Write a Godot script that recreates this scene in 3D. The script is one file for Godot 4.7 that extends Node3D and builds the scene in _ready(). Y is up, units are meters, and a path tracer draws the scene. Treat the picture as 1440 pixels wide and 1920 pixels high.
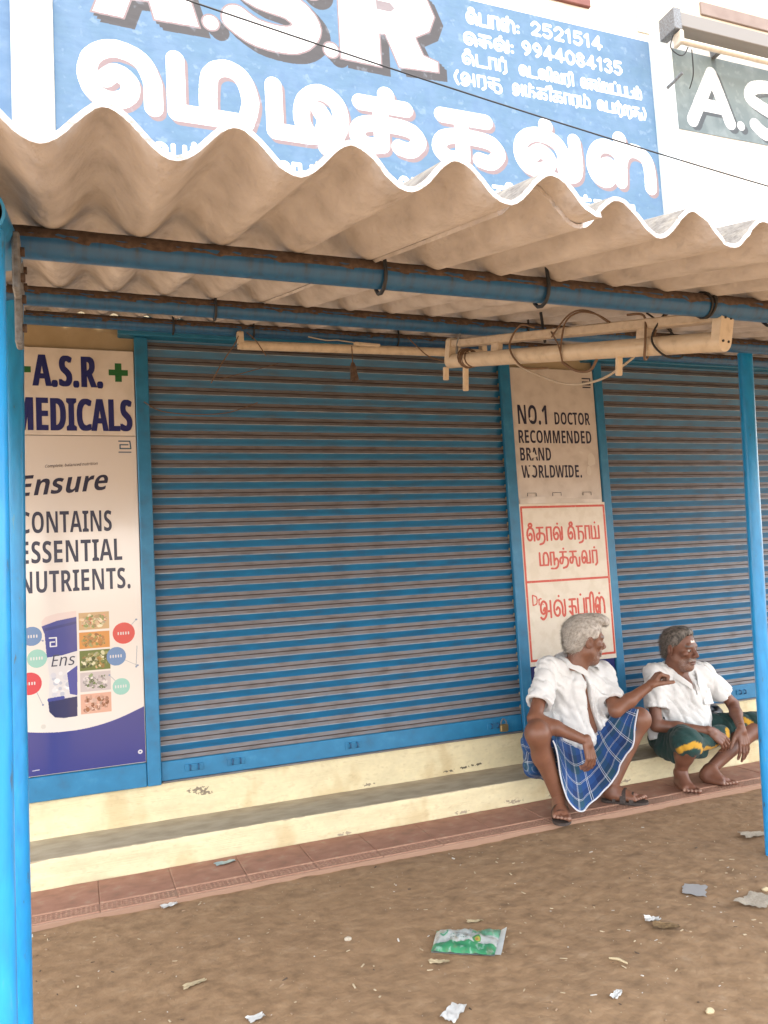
extends Node3D
# A shuttered shop front under a corrugated awning, two men sitting on its steps. World: wall face at z = 0, x runs along it, ground at y = 0.

var M := {}                # materials
var taken := {}            # names in use at top level
var rng := RandomNumberGenerator.new()

const PITCH := 0.157       # corrugation of the roof sheets
const SLOPE := 0.26        # fall of the awning towards the street
const SILL := 0.317        # top of the upper step
const TREAD := 0.14        # top of the lower step
const LEDGE := 0.02        # top of the tile row

func _ready() -> void:
	rng.seed = 7
	var cam := Camera3D.new()
	cam.name = "camera"
	add_child(cam)
	cam.position = Vector3(0, 1.276, 4.15)
	cam.rotation_degrees = Vector3(4.603, -21.28, -3.233)
	cam.fov = 65.79
	cam.near = 0.05
	cam.far = 600.0
	cam.current = true
	var env := Environment.new()
	var sky := Sky.new()
	var psm := ProceduralSkyMaterial.new()
	psm.sky_top_color = Color(0.72, 0.76, 0.82)
	psm.sky_horizon_color = Color(0.98, 0.965, 0.94)
	psm.sky_curve = 0.2
	psm.ground_horizon_color = Color(0.72, 0.66, 0.58)
	psm.ground_bottom_color = Color(0.5, 0.42, 0.34)
	psm.sun_angle_max = 0.0
	psm.energy_multiplier = 1.5
	sky.sky_material = psm
	env.background_mode = Environment.BG_SKY
	env.sky = sky
	env.background_energy_multiplier = 1.0
	env.tonemap_mode = Environment.TONE_MAPPER_LINEAR
	env.tonemap_exposure = 4.6
	env.sdfgi_enabled = true
	env.ssao_enabled = true
	env.ssil_enabled = true
	var we := WorldEnvironment.new()
	we.name = "world"
	we.environment = env
	add_child(we)
	var sun := DirectionalLight3D.new()
	sun.name = "sun"
	add_child(sun)
	sun.rotation_degrees = Vector3(-73, -10, 0)
	sun.light_energy = 0.45
	sun.light_angular_distance = 10.0
	sun.light_color = Color(1.0, 0.95, 0.87)
	sun.shadow_enabled = true

	make_materials()
	build_ground()
	build_building()
	build_shutter(0.357, 2.406, "blue ribbed rolling shutter closed between the two advertisement boards", true)
	build_shutter(3.146, 5.3, "blue ribbed rolling shutter behind the thin post, with the man in green lungi before it", false)
	build_boards()
	build_awning()
	build_tubes()
	build_people()
	build_small_things()

# ---------------------------------------------------------------- helpers: nodes
func numbered(called: String) -> String:
	if not taken.has(called):
		taken[called] = 0
		return called
	taken[called] += 1
	return "%s_%03d" % [called, taken[called]]

func thing(called: String, label: String, category: String, at: Vector3, group := "") -> Node3D:
	var o := Node3D.new()
	o.name = numbered(called)
	add_child(o)
	o.position = at
	o.set_meta("label", label)
	o.set_meta("category", category)
	if group:
		o.set_meta("group", group)
	return o

func piece(called: String, mesh: Mesh, m: Material, parent: Node3D = null, t = null, world := true) -> MeshInstance3D:
	# world: the mesh is given in world coordinates
	var o := MeshInstance3D.new()
	o.name = called if parent else numbered(called)
	o.mesh = mesh
	o.material_override = m
	if parent == null:
		add_child(o)
	else:
		parent.add_child(o, true)
	var tr: Transform3D = t if t != null else Transform3D()
	if parent and world:
		var off := Vector3.ZERO
		var q: Node = parent
		while q != self:
			off += (q as Node3D).position
			q = q.get_parent()
		tr.origin -= off
	o.transform = tr
	return o

func structure(called: String, mesh: Mesh, m: Material) -> MeshInstance3D:
	var o := piece(called, mesh, m)
	o.set_meta("kind", "structure")
	return o

func tag(o: Node3D, label: String, category: String, group := "") -> void:
	o.set_meta("label", label)
	o.set_meta("category", category)
	if group:
		o.set_meta("group", group)

# ---------------------------------------------------------------- helpers: materials
func lin(r: float, g: float, b: float) -> Color:
	return Color(r, g, b).linear_to_srgb()

func noise(freq: float, oct := 4, sd := 1, kind := FastNoiseLite.TYPE_SIMPLEX_SMOOTH) -> FastNoiseLite:
	var n := FastNoiseLite.new()
	n.noise_type = kind
	n.frequency = freq
	n.fractal_octaves = oct
	n.seed = sd
	return n

func ramp_tex(stops: Array, freq: float, oct := 5, sd := 1, size := 512, as_linear := true) -> NoiseTexture2D:
	# stops: [offset, Color] with linear base colours
	var g := Gradient.new()
	var offs := PackedFloat32Array()
	var cols := PackedColorArray()
	for s in stops:
		offs.append(s[0])
		var c: Color = s[1]
		cols.append(c.linear_to_srgb() if as_linear else c)
	g.offsets = offs
	g.colors = cols
	var t := NoiseTexture2D.new()
	t.width = size
	t.height = size
	t.seamless = true
	t.normalize = true
	t.noise = noise(freq, oct, sd)
	t.color_ramp = g
	return t

func grey_tex(freq: float, oct := 5, sd := 1, size := 512, lo := 0.0, hi := 1.0) -> NoiseTexture2D:
	return ramp_tex([[0.0, Color(lo, lo, lo)], [1.0, Color(hi, hi, hi)]], freq, oct, sd, size, false)

func plain(c: Color, rough := 0.7, metal := 0.0) -> StandardMaterial3D:
	var m := StandardMaterial3D.new()
	m.albedo_color = c.linear_to_srgb()
	m.roughness = rough
	m.metallic = metal
	return m

func tri(stops: Array, scale: Vector3, freq := 0.01, rough := 0.8, sd := 1, bump := 0.0, bump_freq := 0.03, oct := 5, local := false) -> StandardMaterial3D:
	var m := StandardMaterial3D.new()
	m.albedo_texture = ramp_tex(stops, freq, oct, sd)
	m.uv1_triplanar = true
	m.uv1_world_triplanar = not local
	m.uv1_scale = scale
	m.roughness = rough
	if bump > 0.0:
		m.heightmap_enabled = true
		m.heightmap_texture = grey_tex(bump_freq, 5, sd + 50)
		m.heightmap_scale = bump
	return m

func C(r: float, g: float, b: float) -> Color:
	return Color(r, g, b)

func make_materials() -> void:
	# blue enamel paint with rubbed and dusty patches
	var blue := C(0.022, 0.19, 0.44)
	M.blue = tri([[0.0, C(0.025, 0.125, 0.24)], [0.35, C(0.016, 0.16, 0.315)], [0.7, C(0.018, 0.18, 0.355)], [1.0, C(0.04, 0.22, 0.39)]], Vector3(1.3, 1.3, 1.3), 0.012, 0.42, 3, 0.02, 0.05)
	M.pipe = tri([[0.0, C(0.08, 0.05, 0.035)], [0.17, C(0.025, 0.075, 0.16)], [0.4, C(0.016, 0.1, 0.24)], [0.8, C(0.018, 0.12, 0.29)], [1.0, C(0.06, 0.15, 0.26)]], Vector3(3, 0.8, 3), 0.02, 0.34, 5, 0.03, 0.06)
	M.post = tri([[0.0, C(0.1, 0.08, 0.07)], [0.14, C(0.06, 0.12, 0.18)], [0.17, C(0.015, 0.22, 0.5)], [0.5, C(0.012, 0.26, 0.6)], [0.85, C(0.015, 0.3, 0.66)], [1.0, C(0.16, 0.3, 0.42)]], Vector3(3, 0.7, 3), 0.02, 0.3, 8, 0.03, 0.06)
	M.rust_top = tri([[0.0, C(0.05, 0.033, 0.026)], [0.5, C(0.095, 0.064, 0.048)], [1.0, C(0.15, 0.11, 0.085)]], Vector3(4, 4, 4), 0.02, 0.95, 6, 0.1, 0.06)
	M.slat_blue = tri([[0.0, C(0.06, 0.095, 0.125)], [0.22, C(0.02, 0.105, 0.215)], [0.5, C(0.011, 0.132, 0.28)], [0.8, C(0.011, 0.15, 0.325)], [1.0, C(0.018, 0.2, 0.36)]], Vector3(0.7, 3.0, 1), 0.012, 0.28, 11)
	M.slat_dust = tri([[0.0, C(0.1, 0.082, 0.076)], [0.3, C(0.15, 0.138, 0.138)], [0.6, C(0.19, 0.178, 0.18)], [0.85, C(0.15, 0.17, 0.2)], [1.0, C(0.24, 0.2, 0.175)]], Vector3(0.8, 4.0, 1), 0.014, 0.6, 12)
	M.slat_highlight = tri([[0.0, C(0.1, 0.16, 0.24)], [0.5, C(0.24, 0.31, 0.38)], [1.0, C(0.42, 0.45, 0.48)]], Vector3(0.8, 3, 2), 0.02, 0.4, 15)  # pale crest strip: the bright edge highlight is put into the colour
	M.slat_seam = tri([[0.0, C(0.03, 0.018, 0.016)], [1.0, C(0.075, 0.045, 0.04)]], Vector3(2, 2, 2), 0.02, 0.9, 13)
	M.frame_dark = plain(C(0.02, 0.08, 0.18), 0.5)
	M.grey_metal = tri([[0.0, C(0.1, 0.09, 0.085)], [0.6, C(0.17, 0.18, 0.19)], [1.0, C(0.24, 0.26, 0.28)]], Vector3(6, 6, 6), 0.02, 0.5, 14)
	M.dark_iron = plain(C(0.03, 0.035, 0.045), 0.5, 0.4)
	M.brass = plain(C(0.3, 0.22, 0.1), 0.4, 0.7)
	M.asbestos_under = tri([[0.0, C(0.31, 0.285, 0.272)], [0.25, C(0.44, 0.414, 0.405)], [0.5, C(0.515, 0.488, 0.48)], [0.75, C(0.56, 0.536, 0.528)], [1.0, C(0.65, 0.625, 0.615)]], Vector3(2.6, 2.6, 1.1), 0.012, 0.95, 21, 0.55, 0.03, 6)
	M.sheet_top = tri([[0.0, C(0.05, 0.042, 0.036)], [0.3, C(0.11, 0.098, 0.088)], [0.6, C(0.17, 0.155, 0.14)], [0.85, C(0.2, 0.18, 0.15)], [1.0, C(0.32, 0.27, 0.19)]], Vector3(3, 3, 3), 0.014, 0.95, 22, 0.4, 0.05, 6)
	M.cream = tri([[0.0, C(0.42, 0.33, 0.18)], [0.18, C(0.6, 0.51, 0.31)], [0.45, C(0.68, 0.59, 0.37)], [1.0, C(0.73, 0.64, 0.42)]], Vector3(0.9, 1.5, 0.9), 0.012, 0.85, 31, 0.12, 0.04)
	M.inner_cream = tri([[0.0, C(0.34, 0.27, 0.16)], [1.0, C(0.42, 0.34, 0.22)]], Vector3(0.8, 0.8, 0.8), 0.012, 0.9, 32, 0.08, 0.04)
	M.cement = tri([[0.0, C(0.34, 0.275, 0.185)], [0.5, C(0.43, 0.355, 0.245)], [1.0, C(0.5, 0.42, 0.305)]], Vector3(0.8, 1, 1.6), 0.014, 0.9, 33, 0.15, 0.05)
	M.tile = tri([[0.0, C(0.26, 0.14, 0.092)], [0.4, C(0.345, 0.168, 0.108)], [0.7, C(0.38, 0.19, 0.125)], [1.0, C(0.4, 0.27, 0.185)]], Vector3(1.4, 1, 1.8), 0.012, 0.75, 34, 0.05, 0.08)
	M.tile_edge = tri([[0.0, C(0.3, 0.16, 0.105)], [0.6, C(0.38, 0.205, 0.135)], [1.0, C(0.43, 0.3, 0.2)]], Vector3(3, 1, 3), 0.02, 0.85, 35, 0.08, 0.08)
	M.joint = plain(C(0.33, 0.2, 0.135), 0.95)
	M.upper_wall = tri([[0.0, C(0.62, 0.56, 0.48)], [0.5, C(0.74, 0.69, 0.61)], [1.0, C(0.8, 0.76, 0.69)]], Vector3(0.4, 0.4, 0.4), 0.01, 0.9, 41, 0.1, 0.04)
	M.pale_pilaster = tri([[0.0, C(0.42, 0.6, 0.68)], [0.4, C(0.66, 0.74, 0.76)], [1.0, C(0.78, 0.8, 0.79)]], Vector3(1.5, 0.25, 1.5), 0.01, 0.85, 42, 0.08, 0.04)
	M.maroon = tri([[0.0, C(0.16, 0.06, 0.05)], [1.0, C(0.24, 0.1, 0.08)]], Vector3(1, 1, 1), 0.01, 0.8, 43)
	M.dusky = tri([[0.0, C(0.2, 0.15, 0.13)], [1.0, C(0.25, 0.195, 0.17)]], Vector3(1, 1, 1), 0.01, 0.85, 45)
	M.beige_wall = tri([[0.0, C(0.5, 0.43, 0.33)], [1.0, C(0.58, 0.51, 0.4)]], Vector3(0.5, 0.5, 0.5), 0.01, 0.9, 44, 0.08, 0.04)
	M.ivory = tri([[0.0, C(0.4, 0.33, 0.24)], [0.3, C(0.55, 0.47, 0.36)], [1.0, C(0.64, 0.56, 0.45)]], Vector3(3, 3, 3), 0.014, 0.45, 51)
	M.batten = tri([[0.0, C(0.33, 0.26, 0.19)], [0.4, C(0.46, 0.39, 0.31)], [1.0, C(0.55, 0.48, 0.39)]], Vector3(3, 3, 3), 0.02, 0.6, 52)
	M.wire_brown = plain(C(0.14, 0.085, 0.05), 0.6)
	M.wire_black = plain(C(0.02, 0.02, 0.022), 0.6)
	M.wire_pale = plain(C(0.4, 0.36, 0.3), 0.6)
	M.navy = plain(C(0.018, 0.024, 0.13), 0.25)
	M.ink = plain(C(0.02, 0.022, 0.05), 0.3)
	M.green_print = plain(C(0.02, 0.13, 0.04), 0.3)
	M.white_print = plain(C(0.72, 0.7, 0.67), 0.3)
	M.plastic_black = plain(C(0.012, 0.012, 0.013), 0.35)

# ---------------------------------------------------------------- helpers: meshes
class MB:
	var v := PackedVector3Array()
	var n := PackedVector3Array()
	var uv := PackedVector2Array()
	var c := PackedColorArray()
	var i := PackedInt32Array()
	func vert(p: Vector3, nn: Vector3, t := Vector2.ZERO, col := Color.WHITE) -> int:
		v.append(p)
		n.append(nn)
		uv.append(t)
		c.append(col)
		return v.size() - 1
	func quad(a: Vector3, b: Vector3, cc: Vector3, d: Vector3, ua := Vector2(0, 0), ub := Vector2(1, 0), uc := Vector2(1, 1), ud := Vector2(0, 1)) -> void:
		# a b c d run counter-clockwise seen from outside
		var nn := (b - a).cross(cc - a)
		if nn.length_squared() < 1e-16:
			nn = (cc - a).cross(d - a)
		nn = nn.normalized()
		var k := vert(a, nn, ua)
		vert(b, nn, ub)
		vert(cc, nn, uc)
		vert(d, nn, ud)
		i.append_array([k, k + 2, k + 1, k, k + 3, k + 2])
	func tri3(a: Vector3, b: Vector3, cc: Vector3) -> void:
		var nn := (b - a).cross(cc - a).normalized()
		var k := vert(a, nn)
		vert(b, nn)
		vert(cc, nn)
		i.append_array([k, k + 2, k + 1])
	func box(p0: Vector3, p1: Vector3, ch := 0.0) -> void:
		# axis-aligned box with chamfered edges
		var m := (p0 + p1) * 0.5
		var s := (p1 - p0).abs() * 0.5
		chbox(Transform3D(Basis(), m), s, ch)
	func chbox(t: Transform3D, s: Vector3, ch := 0.0) -> void:
		ch = minf(ch, minf(s.x, minf(s.y, s.z)) * 0.9)
		var ax := [Vector3(1, 0, 0), Vector3(0, 1, 0), Vector3(0, 0, 1)]
		for k in 3:
			var a: Vector3 = ax[k]
			var b: Vector3 = ax[(k + 1) % 3]
			var e: Vector3 = ax[(k + 2) % 3]
			var sa: float = s[k]
			var sb: float = s[(k + 1) % 3] - ch
			var se: float = s[(k + 2) % 3] - ch
			for sg in [1.0, -1.0]:
				var o: Vector3 = a * (sa * sg)
				var q := [o - b * sb - e * se, o + b * sb - e * se, o + b * sb + e * se, o - b * sb + e * se]
				if sg < 0:
					q.reverse()
				quad(t * (q[0] as Vector3), t * (q[1] as Vector3), t * (q[2] as Vector3), t * (q[3] as Vector3))
		if ch <= 0.0:
			return
		for k in 3:
			var e2: Vector3 = ax[k]
			var a2: Vector3 = ax[(k + 1) % 3]
			var b2: Vector3 = ax[(k + 2) % 3]
			var le: float = s[k] - ch
			for s1 in [1.0, -1.0]:
				for s2 in [1.0, -1.0]:
					var pa: Vector3 = a2 * (s[(k + 1) % 3] * s1) + b2 * ((s[(k + 2) % 3] - ch) * s2)
					var pb: Vector3 = a2 * ((s[(k + 1) % 3] - ch) * s1) + b2 * (s[(k + 2) % 3] * s2)
					var q2 := [pa - e2 * le, pa + e2 * le, pb + e2 * le, pb - e2 * le]
					var nn: Vector3 = ((q2[1] as Vector3) - (q2[0] as Vector3)).cross((q2[2] as Vector3) - (q2[0] as Vector3))
					if nn.dot(a2 * s1 + b2 * s2) < 0:
						q2.reverse()
					quad(t * (q2[0] as Vector3), t * (q2[1] as Vector3), t * (q2[2] as Vector3), t * (q2[3] as Vector3))
		for sx in [1.0, -1.0]:
			for sy in [1.0, -1.0]:
				for sz in [1.0, -1.0]:
					var d := Vector3(sx, sy, sz)
					var p := [Vector3(s.x, s.y - ch, s.z - ch) * d, Vector3(s.x - ch, s.y, s.z - ch) * d, Vector3(s.x - ch, s.y - ch, s.z) * d]
					if sx * sy * sz < 0:
						p.reverse()
					tri3(t * (p[0] as Vector3), t * (p[1] as Vector3), t * (p[2] as Vector3))
	func tube(path: Array, radii, sides := 10, caps := true, inner := 0.0) -> void:
		# round sweep along path; radii a number or one per point
		var np := path.size()
		var rings := []
		var up := Vector3.UP
		var t0: Vector3 = ((path[1] as Vector3) - (path[0] as Vector3)).normalized()
		if absf(t0.dot(up)) > 0.9:
			up = Vector3(1, 0, 0)
		var side := t0.cross(up).normalized()
		var prev := t0
		var dist := 0.0
		for k in np:
			var p: Vector3 = path[k]
			var tn: Vector3
			if k == 0:
				tn = t0
			elif k == np - 1:
				tn = (p - (path[k - 1] as Vector3)).normalized()
			else:
				tn = ((p - (path[k - 1] as Vector3)).normalized() + ((path[k + 1] as Vector3) - p).normalized()).normalized()
			if tn.length_squared() < 0.5:
				tn = prev
			side = (side - tn * side.dot(tn)).normalized()
			var bi := tn.cross(side)
			prev = tn
			if k > 0:
				dist += p.distance_to(path[k - 1])
			var r: float = radii[k] if radii is Array else radii
			var first := v.size()
			for s in sides + 1:
				var a := TAU * s / sides
				var dn := side * cos(a) + bi * sin(a)
				vert(p + dn * r, dn, Vector2(float(s) / sides, dist))
			rings.append(first)
		for k in np - 1:
			for s in sides:
				var a: int = rings[k] + s
				var b: int = rings[k + 1] + s
				i.append_array([a, b, a + 1, a + 1, b, b + 1])
		if caps:
			for e in 2:
				var k2: int = 0 if e == 0 else np - 1
				var p2: Vector3 = path[k2]
				var q2: Vector3 = path[1] if e == 0 else path[np - 2]
				var nn := (p2 - q2).normalized()
				var ctr := vert(p2, nn)
				var fb := v.size()
				for s in sides + 1:
					vert(v[rings[k2] + s], nn)
				for s in sides:
					if e == 0:
						i.append_array([ctr, fb + s, fb + s + 1])
					else:
						i.append_array([ctr, fb + s + 1, fb + s])
	func grid(nu: int, nv: int, f: Callable, uvs := Vector2(1, 1)) -> void:
		# smooth sheet; f(u, v) gives a point
		var base := v.size()
		for a in nu + 1:
			for b in nv + 1:
				var p: Vector3 = f.call(float(a) / nu, float(b) / nv)
				vert(p, Vector3.ZERO, Vector2(float(a) / nu * uvs.x, float(b) / nv * uvs.y))
		for a in nu:
			for b in nv:
				var p0 := base + a * (nv + 1) + b
				var p1 := p0 + nv + 1
				i.append_array([p0, p0 + 1, p1, p1, p0 + 1, p1 + 1])
				var fn := (v[p1] - v[p0]).cross(v[p0 + 1] - v[p0])
				var fn2 := (v[p1 + 1] - v[p1]).cross(v[p0 + 1] - v[p1 + 1])
				if fn.length_squared() < 1e-18:
					fn = fn2
				for q in [p0, p0 + 1, p1, p1 + 1]:
					n[q] += fn
		for q in range(base, v.size()):
			n[q] = n[q].normalized() if n[q].length_squared() > 1e-20 else Vector3.UP
	func add(o: MB, t := Transform3D()) -> void:
		var base := v.size()
		for k in o.v.size():
			vert(t * o.v[k], (t.basis * o.n[k]).normalized(), o.uv[k], o.c[k])
		for k in o.i:
			i.append(base + k)
	func mesh(colours := false) -> ArrayMesh:
		var a := []
		a.resize(Mesh.ARRAY_MAX)
		a[Mesh.ARRAY_VERTEX] = v
		a[Mesh.ARRAY_NORMAL] = n
		a[Mesh.ARRAY_TEX_UV] = uv
		if colours:
			a[Mesh.ARRAY_COLOR] = c
		a[Mesh.ARRAY_INDEX] = i
		var m := ArrayMesh.new()
		m.add_surface_from_arrays(Mesh.PRIMITIVE_TRIANGLES, a)
		return m

func box_mesh(p0: Vector3, p1: Vector3, ch := 0.003) -> ArrayMesh:
	var b := MB.new()
	b.box(p0, p1, ch)
	return b.mesh()

func tube_mesh(path: Array, r, sides := 12) -> ArrayMesh:
	var b := MB.new()
	b.tube(path, r, sides)
	return b.mesh()

func curve(pts: Array, per := 8) -> Array:
	# Catmull-Rom through the points
	var out := []
	var n := pts.size()
	for k in n - 1:
		var p0 = pts[maxi(k - 1, 0)]
		var p1 = pts[k]
		var p2 = pts[k + 1]
		var p3 = pts[mini(k + 2, n - 1)]
		for s in per:
			out.append(p1.cubic_interpolate(p2, p0, p3, float(s) / per))
	out.append(pts[n - 1])
	return out

func sheet_y(z: float) -> float:
	# mid height of the corrugated sheets at depth z
	return 1.824 + SLOPE * (3.19 - z)

# ---------------------------------------------------------------- ground, steps, building
func build_ground() -> void:
	var n1 := noise(1.3, 4, 5)
	var n2 := noise(9.0, 3, 6)
	var gm := StandardMaterial3D.new()
	gm.albedo_texture = ramp_tex([[0.0, C(0.22, 0.132, 0.066)], [0.3, C(0.29, 0.177, 0.091)], [0.55, C(0.322, 0.198, 0.103)], [0.8, C(0.348, 0.22, 0.118)], [1.0, C(0.385, 0.258, 0.155)]], 0.016, 6, 61, 1024)
	gm.uv1_triplanar = true
	gm.uv1_world_triplanar = true
	gm.uv1_scale = Vector3(0.55, 0.55, 0.55)
	gm.detail_enabled = true
	gm.detail_albedo = ramp_tex([[0.0, C(0.72, 0.71, 0.7)], [0.4, C(0.9, 0.89, 0.87)], [0.7, C(1, 1, 1)], [1.0, C(1, 1, 1)]], 0.045, 5, 62, 512)
	gm.detail_blend_mode = BaseMaterial3D.BLEND_MODE_MUL
	gm.roughness = 0.95
	gm.heightmap_enabled = true
	gm.heightmap_texture = grey_tex(0.035, 6, 63, 1024)
	gm.heightmap_scale = 0.35
	M.dirt = gm
	var b := MB.new()
	# near field: uneven beaten earth, fine grid
	var x0 := -1.2
	var x1 := 6.0
	var z0 := 0.5
	var z1 := 4.4
	var f := func(u: float, v: float) -> Vector3:
		var x := lerpf(x0, x1, u)
		var z := lerpf(z0, z1, v)
		var edge := clampf(minf(minf(x - x0, x1 - x), z1 - z) * 3.0, 0.0, 1.0)
		return Vector3(x, (n1.get_noise_2d(x, z) * 0.012 + n2.get_noise_2d(x, z) * 0.004) * edge - 0.004, z)
	b.grid(240, 130, f)
	var y := -0.004
	b.quad(Vector3(-60, y, 80), Vector3(70, y, 80), Vector3(70, y, z1), Vector3(-60, y, z1))
	b.quad(Vector3(-60, y, z1), Vector3(x0, y, z1), Vector3(x0, y, -20), Vector3(-60, y, -20))
	b.quad(Vector3(x1, y, z1), Vector3(70, y, z1), Vector3(70, y, -20), Vector3(x1, y, -20))
	structure("ground", b.mesh(), M.dirt)
	# row of terracotta tiles along the foot of the steps
	var bed := structure("pavement", box_mesh(Vector3(-1.6, -0.1, 0.2), Vector3(6.4, LEDGE - 0.0032, 0.705), 0.004), M.joint)
	var tb := MB.new()
	var hw := 0.1488
	tb.box(Vector3(-hw, -0.012, 0.0), Vector3(hw, 0.0, 0.262), 0.003)
	var eb := MB.new()
	# moulded border: two ribs and a row of studs between
	eb.box(Vector3(-hw, -0.012, 0.264), Vector3(hw, 0.002, 0.277), 0.003)
	eb.box(Vector3(-hw, -0.012, 0.279), Vector3(hw, -0.0022, 0.351), 0.002)
	eb.box(Vector3(-hw, -0.006, 0.352), Vector3(hw, 0.001, 0.366), 0.003)
	for r in 3:
		for k in 16:
			var cx := -hw + 0.009 + k * 0.0184
			var cz := 0.291 + r * 0.022
			eb.chbox(Transform3D(Basis(Vector3.UP, 0.785), Vector3(cx, -0.003, cz)), Vector3(0.0045, 0.0026, 0.0045), 0.0015)
	var tm := tb.mesh()
	var em := eb.mesh()
	for k in 24:
		var x := -1.3 + k * 0.3
		var tt := Transform3D(Basis(Vector3(0, 0, 1), rng.randf_range(-0.006, 0.006)), Vector3(x, LEDGE + rng.randf_range(-0.0015, 0.0015), 0.33))
		piece("tile", tm, M.tile, bed, tt)
		piece("tile_border", em, M.tile_edge, bed, tt)

func stained_cream(w: int, h: int, sd: int, marks: Array) -> StandardMaterial3D:
	# limewashed plaster with scuffs, stains and chipped spots; marks: [u, v, radius, darkness]
	var img := Image.create(w, h, false, Image.FORMAT_RGBA8)
	var na := noise(0.006, 4, sd)
	var nb := noise(0.03, 4, sd + 1)
	var nc := noise(0.11, 3, sd + 2)
	var base := Vector3(0.70, 0.61, 0.39)
	for y in h:
		for x in w:
			var a := na.get_noise_2d(x, y * 0.7)
			var s := nb.get_noise_2d(x * 0.7, y)
			var e := nc.get_noise_2d(x, y)
			var c := base * (1.0 + a * 0.1 + s * 0.08 + e * 0.05)
			var streak := smoothstep(0.16, 0.5, nb.get_noise_2d(x * 0.35 + 900.0, y * 0.12))
			c = c.lerp(Vector3(0.52, 0.38, 0.19), streak * 0.5)
			var grime := smoothstep(0.32, 0.6, nc.get_noise_2d(x * 0.6 + 300.0, y * 0.8) + s * 0.4)
			c = c.lerp(Vector3(0.42, 0.33, 0.2), grime * 0.22)
			img.set_pixel(x, y, Color(c.x, c.y, c.z).linear_to_srgb())
	for m in marks:
		var cx := int(m[0] * w)
		var cy := int(m[1] * h)
		var r := int(m[2])
		for y in range(maxi(cy - r, 0), mini(cy + r, h)):
			for x in range(maxi(cx - r * 3, 0), mini(cx + r * 3, w)):
				var q := Vector2((x - cx) / 3.0, y - cy).length() / r + nc.get_noise_2d(x * 1.5, y * 1.5) * 1.1
				if q < 0.62:
					var o := img.get_pixel(x, y)
					img.set_pixel(x, y, o.lerp(lin(m[3], m[3] * 0.8, m[3] * 0.6), 0.8))
	var mat := StandardMaterial3D.new()
	mat.albedo_texture = ImageTexture.create_from_image(img)
	mat.roughness = 0.9
	mat.heightmap_enabled = true
	mat.heightmap_texture = grey_tex(0.05, 5, sd + 3)
	mat.heightmap_scale = 0.15
	return mat

func worn_riser(x0: float, x1: float, y0: float, y1: float, z: float, sd: int) -> ArrayMesh:
	# a plastered riser with uneven face and a slightly broken lower edge, uv over the whole face
	var nz := noise(2.2, 4, sd)
	var b := MB.new()
	var f := func(u: float, v: float) -> Vector3:
		var x := lerpf(x0, x1, u)
		var rough := nz.get_noise_2d(x * 9.0, 3.0) * 0.004
		var y := lerpf(y0, y1, v)
		var dz := nz.get_noise_2d(x * 2.0, y * 6.0) * 0.006 + rough * (1.0 - v)
		if v > 0.97:
			dz -= 0.006
			y += rough * 0.8
		return Vector3(x, y, z + dz)
	b.grid(400, 12, f)
	for k in b.uv.size():
		b.uv[k].y = 1.0 - b.uv[k].y
	return b.mesh()

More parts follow.
